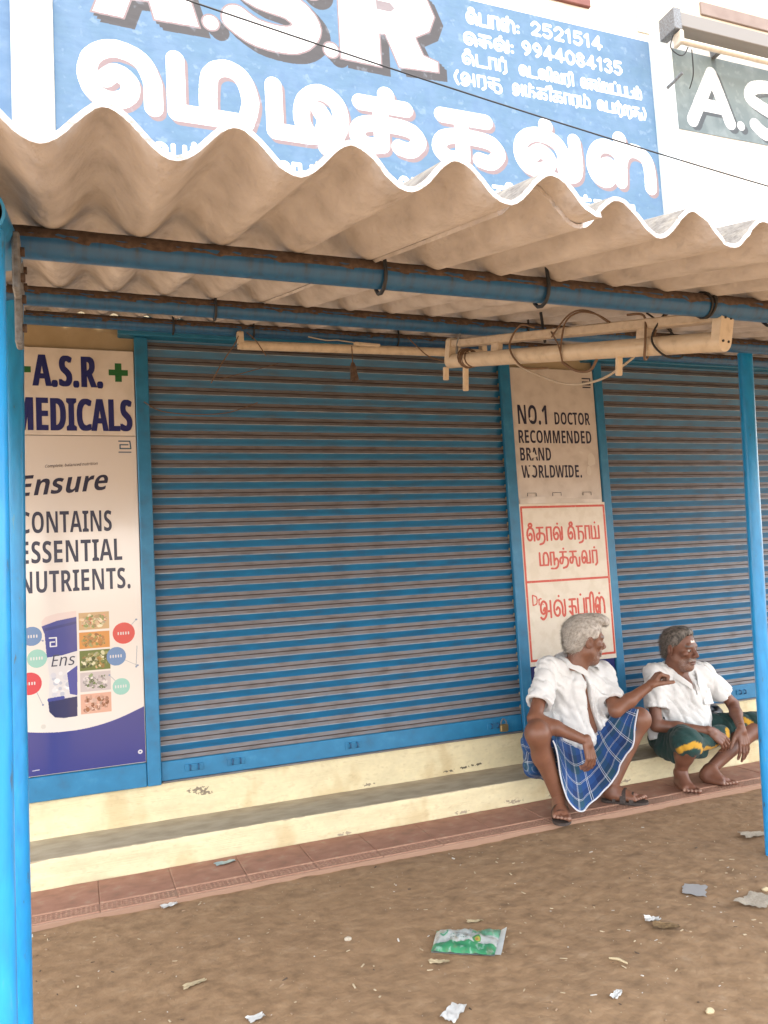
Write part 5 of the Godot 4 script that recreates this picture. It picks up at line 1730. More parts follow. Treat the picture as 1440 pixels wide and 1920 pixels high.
func shirt_wrinkle(f: Field, sd: int, amp: float) -> void:
	# long creases running down and across, sharp in the valleys
	var n1 := noise(8.0, 1, sd)
	var n2 := noise(11.0, 1, sd + 1)
	f.each(func(p: Vector3, v: float) -> float:
		var a := absf(n1.get_noise_3d(p.x * 1.5 + p.y * 0.5, p.y * 0.4, p.z * 1.1))
		var b := absf(n2.get_noise_3d(p.x * 0.5, p.y * 1.2 + p.x * 0.9, p.z * 0.6))
		return v + (0.16 - minf(a, 0.45)) * amp * 2.0 + (0.18 - minf(b, 0.5)) * amp * 1.2, 0.05)

func cut_tube(f: Field, a: Vector3, b: Vector3, u: float, r: float) -> void:
	# end the sleeve running from a to b square at u, hollow for r
	var d := (b - a).normalized()
	var e := a.lerp(b, u)
	f.each(func(p: Vector3, v: float) -> float:
		var q := p - e
		var s := q.dot(d)
		var off := (q - d * s).length()
		if off > 0.085 or s < -0.05:
			return v
		v = maxf(v, s)
		if s > -0.03:
			v = maxf(v, r - off)
		return v, 0.1)

func build_people() -> void:
	M.leather = tri([[0.0, C(0.03, 0.022, 0.018)], [1.0, C(0.085, 0.06, 0.05)]], Vector3(8, 8, 8), 0.02, 0.7, 91)
	M.white_cloth = cloth_material([[0.0, C(0.6, 0.6, 0.59)], [0.5, C(0.69, 0.69, 0.68)], [1.0, C(0.73, 0.73, 0.72)]], 92)
	M.skin = vertex_material(0.48)
	M.hair = vertex_material(0.6)
	M.cloth_vertex = vertex_material(0.9, 0.15)
	var pi := plaid_image()
	var tex := ImageTexture.create_from_image(pi)
	M.plaid = StandardMaterial3D.new()
	M.plaid.albedo_texture = tex
	M.plaid.roughness = 0.9
	M.plaid_wrap = StandardMaterial3D.new()
	M.plaid_wrap.albedo_texture = tex
	M.plaid_wrap.uv1_triplanar = true
	M.plaid_wrap.uv1_world_triplanar = true
	M.plaid_wrap.uv1_scale = Vector3(5.5, 5.5, 5.5)
	M.plaid_wrap.roughness = 0.9
	man_in_plaid()
	man_in_green()

func man_in_plaid() -> void:
	var t := thing("person", "grey-haired man in open white shirt and blue checked lungi, hand raised", "person", Vector3(2.5, TREAD, 0.3))
	var base := Color(0.19, 0.082, 0.048)
	var nail := Color(0.36, 0.22, 0.16)
	var tone := skin_tone(base, 201)
	var shR := Vector3(2.349, 0.735, 0.42)
	var shL := Vector3(2.715, 0.672, 0.40)
	var elR := Vector3(2.16, 0.505, 0.56)
	var wrR := Vector3(2.372, 0.388, 0.70)
	var elL := Vector3(2.632, 0.498, 0.60)
	var wrL := Vector3(2.838, 0.609, 0.63)
	var hipR := Vector3(2.46, 0.25, 0.28)
	var hipL := Vector3(2.66, 0.25, 0.28)
	var knR := Vector3(2.138, 0.44, 0.61)
	var knL := Vector3(2.805, 0.425, 0.56)
	var anR := Vector3(2.252, 0.1, 0.595)
	var anL := Vector3(2.592, 0.085, 0.55)
	var neck := Vector3(2.528, 0.745, 0.42)
	var head := Vector3(2.553, 0.868, 0.485)
	var mb := MB.new()
	var f := Field.new(Vector3(2.02, -0.02, 0.08), Vector3(2.98, 0.85, 0.82), 0.0095)
	# trunk
	f.cone(neck + Vector3(-0.085, -0.13, -0.01), hipR + Vector3(0.02, 0.02, 0), 0.076, 0.09, 0.05)
	f.cone(neck + Vector3(0.085, -0.14, -0.01), hipL + Vector3(-0.02, 0.02, 0), 0.076, 0.09, 0.05)
	f.cone(shR + Vector3(0.02, -0.02, 0), shL + Vector3(-0.02, -0.02, 0), 0.036, 0.036, 0.05)
	f.cone(Vector3(2.522, 0.62, 0.44), Vector3(2.53, 0.4, 0.41), 0.08, 0.095, 0.03)
	f.cone(neck + Vector3(0, -0.05, 0), neck.lerp(head, 0.55) + Vector3(-0.01, 0, -0.01), 0.06, 0.055, 0.04)
	# arms
	for a in [[shR, elR, wrR], [shL, elL, wrL]]:
		f.cone(a[0], a[1], 0.036, 0.036, 0.03)
		f.cone(a[1], (a[1] as Vector3).lerp(a[2], 0.4), 0.037, 0.036, 0.015)
		f.cone((a[1] as Vector3).lerp(a[2], 0.4), a[2], 0.036, 0.024, 0.02)
	# legs
	for a in [[hipR, knR, anR], [hipL, knL, anL]]:
		f.cone(a[0], a[1], 0.085, 0.057, 0.03)
		f.ball((a[1] as Vector3) + Vector3(0, 0.004, 0.012), Vector3(0.054, 0.058, 0.054), 0.03)
		var cf: Vector3 = (a[1] as Vector3).lerp(a[2], 0.36) + Vector3(0, 0, -0.022)
		f.cone(a[1], cf, 0.052, 0.052, 0.03)
		f.cone(cf, a[2], 0.05, 0.032, 0.03)
		f.cone((a[1] as Vector3) + Vector3(0, -0.02, 0.02), a[2], 0.034, 0.031, 0.02)
	f.add_to(mb, tone)
	add_foot(mb, knR, anR, Vector3(2.272, 0.036, 0.56), Vector3(2.163, 0.036, 0.745), tone, nail)
	add_foot(mb, knL, anL, Vector3(2.566, 0.036, 0.525), Vector3(2.715, 0.036, 0.675), tone, nail)
	var ht := frame(Vector3(0.95, -0.14, 0.17), Vector3(0.02, 1, 0.05), head, 1.04)
	add_head(mb, ht, base * 0.92, 1.0, Color(0.2, 0.18, 0.17), Color(0.3, 0.28, 0.26), false, 211)
	# right hand hangs from the knee, left hand is raised with curled fingers
	var hR := Transform3D(Basis(Vector3(0.08, -0.99, 0.08), Vector3(0.75, 0.1, -0.65).normalized(), Vector3(0, 0, 1)).orthonormalized(), wrR)
	hR.basis = Basis(hR.basis.x, hR.basis.z.cross(hR.basis.x).normalized(), hR.basis.x.cross(hR.basis.z.cross(hR.basis.x).normalized()))
	hR.basis = basis_of(Vector3(0.1, -0.98, 0.1), Vector3(0.35, 0.15, 0.9))
	add_hand(mb, hR, false, [[0.35, 0.5, 0.3], [0.45, 0.55, 0.35], [0.5, 0.6, 0.4], [0.5, 0.6, 0.4]], 0.05, Vector3(0.85, 0.35, -0.4), tone, nail)
	var hL := Transform3D(basis_of(Vector3(0.66, 0.72, 0.2), Vector3(-0.72, 0.55, -0.3)), wrL)
	add_hand(mb, hL, true, [[1.15, 1.35, 0.8], [1.3, 1.5, 0.9], [1.4, 1.5, 0.9], [1.45, 1.5, 0.9]], 0.03, Vector3(0.75, 0.2, -0.7), tone, nail)
	piece("body", mb.mesh(true), M.skin, t)
	# hair: thick, brushed up at the front
	var line := func(p: Vector3) -> float:
		var y := -0.085
		y = lerpf(y, -0.02, smoothstep(-0.05, -0.03, p.z))
		y = lerpf(y, 0.018, smoothstep(-0.02, 0.012, p.z))
		y = lerpf(y, 0.05, smoothstep(0.03, 0.05, p.z))
		y = lerpf(y, 0.085, smoothstep(0.055, 0.075, p.z))
		return y - p.y
	piece("hair", hair_mesh(ht, line, [[Vector3(0, 0.112, 0.05), Vector3(0.055, 0.032, 0.06)], [Vector3(0.0, 0.1, 0.09), Vector3(0.04, 0.026, 0.036)]], [Color(0.28, 0.25, 0.215), Color(0.6, 0.555, 0.5)], 221, 9000), M.hair, t)
	# shirt
	var s := Field.new(Vector3(2.0, 0.18, 0.1), Vector3(2.9, 0.86, 0.78), 0.0085)
	s.cone(neck + Vector3(-0.085, -0.13, 0), hipR + Vector3(0.0, 0.05, 0.03), 0.1, 0.118, 0.06)
	s.cone(neck + Vector3(0.085, -0.15, 0), hipL + Vector3(-0.02, 0.05, 0.03), 0.1, 0.112, 0.06)
	s.cone(neck + Vector3(0.0, -0.13, 0.04), Vector3(2.5, 0.4, 0.4), 0.085, 0.12, 0.06)
	s.cone(shR + Vector3(0.01, -0.01, 0), shL + Vector3(-0.01, -0.01, 0), 0.058, 0.058, 0.05)
	s.cone(Vector3(2.36, 0.37, 0.47), Vector3(2.5, 0.36, 0.5), 0.045, 0.05, 0.05)
	s.cone(shR + Vector3(0.01, -0.01, 0), shR.lerp(elR, 0.95), 0.058, 0.07, 0.04)
	s.cone(shL + Vector3(-0.01, -0.01, 0), shL.lerp(elL, 0.95), 0.058, 0.066, 0.04)
	# loose cloth hanging under the near sleeve and the open left front panel
	s.cone(Vector3(2.61, 0.6, 0.49), Vector3(2.6, 0.42, 0.49), 0.045, 0.03, 0.04)
	shirt_wrinkle(s, 231, 0.011)
	cut_tube(s, shR, elR, 0.72, 0.048)
	cut_tube(s, shL, elL, 0.8, 0.045)
	# neck opening and the slit down the front
	s.cone(neck + Vector3(0.0, 0.02, 0.0), head + Vector3(0, -0.04, 0.02), 0.066, 0.09, 0.01, true)
	s.cone(Vector3(2.53, 0.735, 0.5), Vector3(2.515, 0.67, 0.56), 0.03, 0.014, 0.01, true)
	s.each(func(p: Vector3, v: float) -> float:
		if p.z < 0.38 or p.y < 0.37 or p.y > 0.7:
			return v
		var dn := clampf((0.7 - p.y) / 0.32, 0.0, 1.0)
		var cx := 2.516 - 0.012 * sin(dn * PI) + 0.05 * dn * dn
		var hw := 0.009 + 0.022 * dn * dn
		return maxf(v, hw - absf(p.x - cx)), 0.09)
	s.each(func(p: Vector3, v: float) -> float: return maxf(v, 0.30 + 0.15 * clampf((p.x - 2.5) * 2.0, 0.0, 1.0) - p.y + 0.2 * (0.42 - minf(p.z, 0.42))), 0.2)
	var sm := MB.new()
	s.add_to(sm, func(_p: Vector3) -> Color: return Color.WHITE)
	var shirt := piece("shirt", sm.mesh(), M.white_cloth, t)
	# collar: two flaps lying on the shoulders
	for e in [[Vector3(2.46, 0.775, 0.37), Vector3(2.452, 0.772, 0.43), Vector3(2.478, 0.742, 0.49), Vector3(2.512, 0.7, 0.535)], [Vector3(2.46, 0.778, 0.365), Vector3(2.54, 0.785, 0.335), Vector3(2.605, 0.765, 0.375), Vector3(2.61, 0.735, 0.44), Vector3(2.585, 0.71, 0.5)]]:
		var cb := MB.new()
		var cp := curve(e, 6)
		var nn := cp.size() - 1
		cb.grid(nn, 4, func(u: float, v: float) -> Vector3:
			var p: Vector3 = cp[int(round(u * nn))]
			var away := (p - Vector3(2.532, p.y, 0.425)).normalized()
			return p + away * (0.006 + 0.034 * v) + Vector3(0, 0.012 - 0.036 * v * v + 0.006 * sin(v * PI), 0))
		piece("collar", cb.mesh(), M.white_cloth, shirt)
	# checked lungi: the wrap round hips and thighs, and the sheet hanging between the knees
	var w := Field.new(Vector3(2.05, 0.1, 0.06), Vector3(2.95, 0.56, 0.76), 0.0095)
	w.ball(Vector3(2.56, 0.225, 0.27), Vector3(0.19, 0.1, 0.17), 0.04)
	w.cone(hipR, hipR.lerp(knR, 0.8), 0.1, 0.082, 0.05)
	w.cone(hipL, hipL.lerp(knL, 0.86), 0.1, 0.08, 0.05)
	w.cone(Vector3(2.17, 0.37, 0.47), Vector3(2.2, 0.23, 0.43), 0.026, 0.03, 0.05)
	w.cone(Vector3(2.2, 0.23, 0.43), Vector3(2.3, 0.18, 0.42), 0.03, 0.035, 0.05)
	shirt_wrinkle(w, 241, 0.012)
	var wm := MB.new()
	w.add_to(wm, func(_p: Vector3) -> Color: return Color.WHITE)
	var lungi := piece("lungi", wm.mesh(), M.plaid_wrap, t)
	var top := curve([Vector3(2.2, 0.46, 0.58), Vector3(2.274, 0.41, 0.57), Vector3(2.339, 0.37, 0.54), Vector3(2.409, 0.34, 0.51), Vector3(2.49, 0.335, 0.48), Vector3(2.568, 0.355, 0.47), Vector3(2.62, 0.4, 0.48), Vector3(2.67, 0.45, 0.5), Vector3(2.72, 0.505, 0.54)], 6)
	var hem := curve([Vector3(2.2, 0.405, 0.655), Vector3(2.225, 0.25, 0.67), Vector3(2.245, 0.105, 0.69), Vector3(2.305, 0.06, 0.715), Vector3(2.412, 0.115, 0.715), Vector3(2.513, 0.197, 0.7), Vector3(2.618, 0.272, 0.68), Vector3(2.694, 0.368, 0.655), Vector3(2.775, 0.488, 0.61)], 6)
	var nh := hem.size() - 1
	var fold := noise(1.0, 2, 251)
	var drape := func(u: float, v: float) -> Vector3:
		var k := int(round(u * nh))
		var a: Vector3 = top[k]
		var b: Vector3 = hem[k]
		var p := a.lerp(b, v)
		p.z += sin(v * PI) * 0.02 * sin(u * 7.0) + 0.02 * v * sin(u * 24.0 + 2.0 * fold.get_noise_1d(u * 4.0)) * (1.0 - absf(u - 0.45))
		p.y -= sin(v * PI) * 0.03 * (1.0 - absf(u * 2.0 - 1.0))
		return p
	var dm := MB.new()
	dm.grid(nh, 20, drape, Vector2(4.0, 1.9))
	var bk := MB.new()
	bk.grid(nh, 20, func(u: float, v: float) -> Vector3: return (drape.call(1.0 - u, v) as Vector3) + Vector3(0.0008, 0, -0.0022), Vector2(-4.0, 1.9))
	dm.add(bk)
	piece("drape", dm.mesh(), M.plaid, lungi)
	var edge := []
	for k in nh + 1:
		edge.append((drape.call(float(k) / nh, 1.0) as Vector3) + Vector3(0, 0, -0.001))
	piece("hem", tube_mesh(edge, 0.0042, 6), plain(C(0.55, 0.56, 0.6), 0.9), lungi)
	sandal(t, Vector3(2.272, 0.036, 0.56), Vector3(2.163, 0.036, 0.745))
	sandal(t, Vector3(2.566, 0.036, 0.525), Vector3(2.715, 0.036, 0.675))

func basis_of(x: Vector3, z: Vector3) -> Basis:
	var bx := x.normalized()
	var bz := (z - bx * z.dot(bx)).normalized()
	return Basis(bx, bz.cross(bx), bz)

func man_in_green() -> void:
	var t := thing("person", "barefoot man in buttoned white shirt and dark green lungi with yellow border", "person", Vector3(3.3, TREAD, 0.3))
	var base := Color(0.175, 0.075, 0.046)
	var nail := Color(0.36, 0.23, 0.17)
	var tone := skin_tone(base, 301)
	var shR := Vector3(3.092, 0.628, 0.36)
	var shL := Vector3(3.47, 0.598, 0.34)
	var elR := Vector3(3.032, 0.345, 0.42)
	var wrR := Vector3(3.262, 0.312, 0.585)
	var elL := Vector3(3.65, 0.39, 0.37)
	var wrL := Vector3(3.492, 0.298, 0.58)
	var hipR := Vector3(3.25, 0.24, 0.27)
	var hipL := Vector3(3.42, 0.24, 0.27)
	var knR := Vector3(3.065, 0.262, 0.63)
	var knL := Vector3(3.73, 0.262, 0.46)
	var anR := Vector3(3.08, 0.1, 0.53)
	var anL := Vector3(3.285, 0.085, 0.53)
	var neck := Vector3(3.268, 0.628, 0.36)
	var head := Vector3(3.25, 0.758, 0.415)
	var mb := MB.new()
	var f := Field.new(Vector3(2.9, -0.02, 0.06), Vector3(3.86, 0.74, 0.8), 0.0095)
	f.cone(neck + Vector3(-0.085, -0.13, -0.01), hipR + Vector3(0.02, 0.02, 0), 0.07, 0.08, 0.05)
	f.cone(neck + Vector3(0.085, -0.13, -0.01), hipL + Vector3(-0.02, 0.02, 0), 0.07, 0.08, 0.05)
	f.cone(shR + Vector3(0.02, -0.02, 0), shL + Vector3(-0.02, -0.02, 0), 0.034, 0.034, 0.05)
	f.cone(neck + Vector3(0.01, -0.1, 0.03), Vector3(3.3, 0.38, 0.36), 0.066, 0.07, 0.03)
	f.cone(neck + Vector3(0, -0.05, 0), neck.lerp(head, 0.55) + Vector3(0, 0, -0.01), 0.056, 0.052, 0.04)
	for a in [[shR, elR, wrR], [shL, elL, wrL]]:
		f.cone(a[0], a[1], 0.034, 0.034, 0.03)
		f.cone(a[1], (a[1] as Vector3).lerp(a[2], 0.4), 0.035, 0.034, 0.015)
		f.cone((a[1] as Vector3).lerp(a[2], 0.4), a[2], 0.034, 0.023, 0.02)
	for a in [[hipR, knR, anR], [hipL, knL, anL]]:
		f.cone(a[0], a[1], 0.08, 0.055, 0.03)
		var cf: Vector3 = (a[1] as Vector3).lerp(a[2], 0.36) + Vector3(0, 0, -0.012)
		f.cone(a[1], cf, 0.052, 0.048, 0.03)
		f.cone(cf, a[2], 0.046, 0.031, 0.03)
	f.add_to(mb, tone)
	add_foot(mb, knR, anR, Vector3(3.098, 0.021, 0.485), Vector3(3.035, 0.021, 0.675), tone, nail)
	add_foot(mb, knL, anL, Vector3(3.25, 0.021, 0.488), Vector3(3.318, 0.021, 0.668), tone, nail)
	var ht := frame(Vector3(0.27, -0.1, 0.95), Vector3(0.03, 1, 0.04), head, 1.0)
	add_head(mb, ht, base * 0.95, 0.92, Color(0.12, 0.1, 0.09), Color(0.34, 0.31, 0.28), true, 311)
	add_hand(mb, Transform3D(basis_of(Vector3(0.72, -0.6, 0.3), Vector3(-0.1, 0.6, 0.8)), wrR), false, [[0.3, 0.45, 0.3], [0.4, 0.5, 0.3], [0.5, 0.6, 0.4], [0.6, 0.6, 0.4]], 0.05, Vector3(0.85, 0.4, -0.35), tone, nail)
	add_hand(mb, Transform3D(basis_of(Vector3(-0.1, -0.97, 0.25), Vector3(0.1, 0.25, 0.95)), wrL), true, [[0.15, 0.25, 0.2], [0.15, 0.25, 0.2], [0.2, 0.3, 0.2], [0.25, 0.3, 0.2]], 0.09, Vector3(0.85, 0.45, -0.2), tone, nail)
	piece("body", mb.mesh(true), M.skin, t)
	var line := func(p: Vector3) -> float:
		var y := -0.07
		y = lerpf(y, 0.0, smoothstep(-0.05, -0.03, p.z))
		y = lerpf(y, 0.03, smoothstep(-0.01, 0.02, p.z))
		y = lerpf(y, 0.062, smoothstep(0.03, 0.05, p.z))
		y = lerpf(y, 0.09, smoothstep(0.05, 0.065, p.z))
		return y - p.y
	piece("hair", hair_mesh(ht, line, [[Vector3(0, 0.103, 0.02), Vector3(0.055, 0.026, 0.05)]], [Color(0.035, 0.03, 0.026), Color(0.2, 0.175, 0.15)], 321, 7000, 0.005), M.hair, t)
	# shirt
	var s := Field.new(Vector3(2.92, 0.16, 0.08), Vector3(3.8, 0.74, 0.68), 0.0085)
	s.cone(neck + Vector3(-0.085, -0.13, 0), hipR + Vector3(0.0, 0.06, 0.03), 0.094, 0.11, 0.06)
	s.cone(neck + Vector3(0.085, -0.13, 0), hipL + Vector3(-0.03, 0.06, 0.03), 0.094, 0.105, 0.06)
	s.cone(neck + Vector3(0.02, -0.13, 0.03), Vector3(3.31, 0.34, 0.36), 0.08, 0.1, 0.06)
	s.cone(shR + Vector3(0.01, -0.01, 0), shL + Vector3(-0.01, -0.01, 0), 0.055, 0.055, 0.05)
	s.cone(shR + Vector3(0.01, -0.01, 0), shR.lerp(elR, 0.95), 0.056, 0.065, 0.04)
	s.cone(shL + Vector3(-0.01, -0.01, 0), shL.lerp(elL, 0.95), 0.056, 0.065, 0.04)
	# shirt tail behind, down to the step
	s.cone(Vector3(3.12, 0.3, 0.3), Vector3(3.09, 0.19, 0.34), 0.045, 0.03, 0.04)
	shirt_wrinkle(s, 331, 0.012)
	cut_tube(s, shR, elR, 0.68, 0.046)
	cut_tube(s, shL, elL, 0.7, 0.046)
	s.cone(neck + Vector3(0, 0.02, 0.0), head + Vector3(0, -0.04, 0.0), 0.062, 0.085, 0.01, true)
	s.cone(Vector3(3.262, 0.63, 0.42), Vector3(3.285, 0.5, 0.475), 0.035, 0.008, 0.008, true)
	s.each(func(p: Vector3, v: float) -> float: return maxf(v, 0.255 - p.y - 0.3 * maxf(0.0, 0.36 - p.z)), 0.2)
	var sm := MB.new()
	s.add_to(sm, func(_p: Vector3) -> Color: return Color.WHITE)
	var shirt := piece("shirt", sm.mesh(), M.white_cloth, t)
	for e in [[Vector3(3.275, 0.665, 0.285), Vector3(3.205, 0.66, 0.315), Vector3(3.19, 0.64, 0.37), Vector3(3.215, 0.6, 0.43), Vector3(3.262, 0.545, 0.468)], [Vector3(3.275, 0.665, 0.285), Vector3(3.335, 0.655, 0.315), Vector3(3.35, 0.63, 0.37), Vector3(3.335, 0.59, 0.43), Vector3(3.305, 0.54, 0.465)]]:
		var cb := MB.new()
		var cp := curve(e, 6)
		var nn := cp.size() - 1
		cb.grid(nn, 4, func(u: float, v: float) -> Vector3:
			var p: Vector3 = cp[int(round(u * nn))]
			var away := (p - Vector3(3.27, p.y, 0.365)).normalized()
			return p + away * (0.004 + 0.03 * v * (1.0 - 0.5 * u)) + Vector3(0, 0.012 - 0.034 * v * v + 0.006 * sin(v * PI), 0))
		piece("collar", cb.mesh(), M.white_cloth, shirt)
	# chest pocket and button band, laid on the cloth
	var pk := MB.new()
	pk.chbox(Transform3D(Basis(Vector3(1, 0, 0), -0.28) * Basis(Vector3(0, 1, 0), 0.25), Vector3(3.385, 0.475, 0.452)), Vector3(0.042, 0.045, 0.003), 0.001)
	piece("pocket", pk.mesh(), M.white_cloth, shirt)
	# dark green lungi with yellow border
	var hem := [Vector3(2.985, 0.235, 0.62), Vector3(2.995, 0.27, 0.69), Vector3(3.052, 0.285, 0.72), Vector3(3.105, 0.265, 0.71), Vector3(3.16, 0.212, 0.66), Vector3(3.25, 0.21, 0.6), Vector3(3.349, 0.235, 0.56), Vector3(3.405, 0.284, 0.54)]
	var hem2 := [Vector3(3.6, 0.36, 0.5), Vector3(3.62, 0.33, 0.55), Vector3(3.62, 0.29, 0.56)]
	var hc := curve(hem, 8)
	var hc2 := curve(hem2, 6)
	var w := Field.new(Vector3(2.92, 0.1, 0.06), Vector3(3.9, 0.46, 0.8), 0.0075)
	w.ball(Vector3(3.33, 0.215, 0.27), Vector3(0.2, 0.09, 0.17), 0.04)
	w.cone(hipR, knR + Vector3(0.0, 0.02, -0.01), 0.098, 0.078, 0.05)
	w.cone(hipL, knL + Vector3(0.05, 0.01, 0.01), 0.098, 0.072, 0.05)
	w.cone(Vector3(3.12, 0.2, 0.36), Vector3(3.06, 0.18, 0.54), 0.055, 0.03, 0.05)
	w.cone(Vector3(3.15, 0.25, 0.58), Vector3(3.4, 0.27, 0.52), 0.045, 0.05, 0.05)
	w.cone(Vector3(3.18, 0.2, 0.5), Vector3(3.28, 0.18, 0.48), 0.04, 0.035, 0.05)
	shirt_wrinkle(w, 341, 0.007)
	w.each(func(p: Vector3, v: float) -> float: return maxf(v, 0.145 - p.y + 0.25 * maxf(0.0, p.z - 0.55)), 0.2)
	for k in hc.size():
		hc[k] = w.snap(hc[k])
	for k in hc2.size():
		hc2[k] = w.snap(hc2[k])
	var n := noise(18.0, 3, 351)
	var wm := MB.new()
	w.add_to(wm, func(p: Vector3) -> Color:
		var q := 1e9
		for e in hc:
			q = minf(q, p.distance_squared_to(e))
		for e in hc2:
			q = minf(q, p.distance_squared_to(e))
		var v := 1.0 + n.get_noise_3dv(p) * 0.25
		return Color(0.014 * v, 0.048 * v, 0.044 * v).lerp(Color(0.55, 0.3, 0.03), 1.0 - smoothstep(0.015, 0.018, sqrt(q))))
	piece("lungi", wm.mesh(true), M.cloth_vertex, t)


# ---------------------------------------------------------------- small things
var ground_a: FastNoiseLite
var ground_b: FastNoiseLite

func ground_y(x: float, z: float) -> float:
	return ground_a.get_noise_2d(x, z) * 0.012 + ground_b.get_noise_2d(x, z) * 0.004 - 0.004

func scrap(called: String, label: String, category: String, x: float, z: float, w: float, d: float, turn: float, m: Material, crumple: float, sd: int, y := -1.0) -> void:
	# a thin, bent and torn sheet lying on the ground, with two faces
	var n := noise(1.0, 3, sd)
	var gy := ground_y(x, z) if y < 0.0 else y
	var b := MB.new()
	var f := func(u: float, v: float) -> Vector3:
		var cu := (u - 0.5) * 2.0
		var cv := (v - 0.5) * 2.0
		var tear := 1.0 + 0.25 * n.get_noise_2d(atan2(cv, cu) * 2.0, 7.0)
		var lift := crumple * (0.35 + 0.9 * absf(n.get_noise_2d(u * 2.6, v * 2.6)) + 0.5 * maxf(0.0, cu * cv))
		return Vector3(cu * w * 0.5 * tear, 0.003 + lift, cv * d * 0.5 * tear)
	b.grid(8, 8, func(u: float, v: float) -> Vector3: return f.call(v, u))
	b.grid(8, 8, func(u: float, v: float) -> Vector3: return (f.call(u, v) as Vector3) - Vector3(0, 0.0012, 0))
	var o := piece(called, b.mesh(), m, null, Transform3D(Basis(Vector3.UP, turn), Vector3(x, gy, z)))
	tag(o, label, category)

func pebble(x: float, z: float, r: float, m: Material, sd: int, label: String) -> void:
	var f := Field.new(Vector3(-r, -r, -r) * 1.6, Vector3(r, r, r) * 1.6, r * 0.22)
	f.ball(Vector3.ZERO, Vector3(r, r * 0.6, r * 0.75), r * 0.2)
	var n := noise(0.5 / r, 2, sd)
	f.each(func(p: Vector3, v: float) -> float: return v + n.get_noise_3dv(p) * r * 0.35, r)
	var mb := MB.new()
	f.add_to(mb, func(_p: Vector3) -> Color: return Color.WHITE)
	tag(piece("pebble", mb.mesh(), m, null, Transform3D(Basis(), Vector3(x, ground_y(x, z) + r * 0.35, z))), label, "pebble")

func packet_material() -> StandardMaterial3D:
	var img := Image.create(256, 160, false, Image.FORMAT_RGBA8)
	img.fill(lin(0.5, 0.53, 0.5))
	img.fill_rect(Rect2i(0, 112, 256, 48), lin(0.06, 0.3, 0.14))
	img.fill_rect(Rect2i(150, 0, 106, 60), lin(0.16, 0.4, 0.25))
	img.fill_rect(Rect2i(0, 0, 150, 18), lin(0.1, 0.33, 0.17))
	for e in [[40, 62, 34, lin(0.1, 0.35, 0.2)], [40, 62, 22, lin(0.5, 0.55, 0.52)], [40, 62, 12, lin(0.2, 0.42, 0.32)], [175, 95, 34, lin(0.08, 0.3, 0.1)], [178, 95, 22, lin(0.45, 0.42, 0.08)], [176, 98, 12, lin(0.4, 0.2, 0.06)], [160, 30, 18, lin(0.36, 0.34, 0.1)]]:
		disc(img, Vector2(e[0], e[1]), e[2] * 0.5, e[3])
	for k in 14:
		img.fill_rect(Rect2i(70 + (k % 7) * 10, 84 + (k / 7) * 10, 7, 4), lin(0.2, 0.3, 0.26))
	weather(img, 401, lin(0.7, 0.73, 0.72), 0.03, 0.55, 0.5)
	weather(img, 402, lin(0.28, 0.2, 0.13), 0.02, 0.62, 0.4)
	var m := StandardMaterial3D.new()
	m.albedo_texture = ImageTexture.create_from_image(img)
	m.roughness = 0.28
	m.metallic = 0.25
	return m

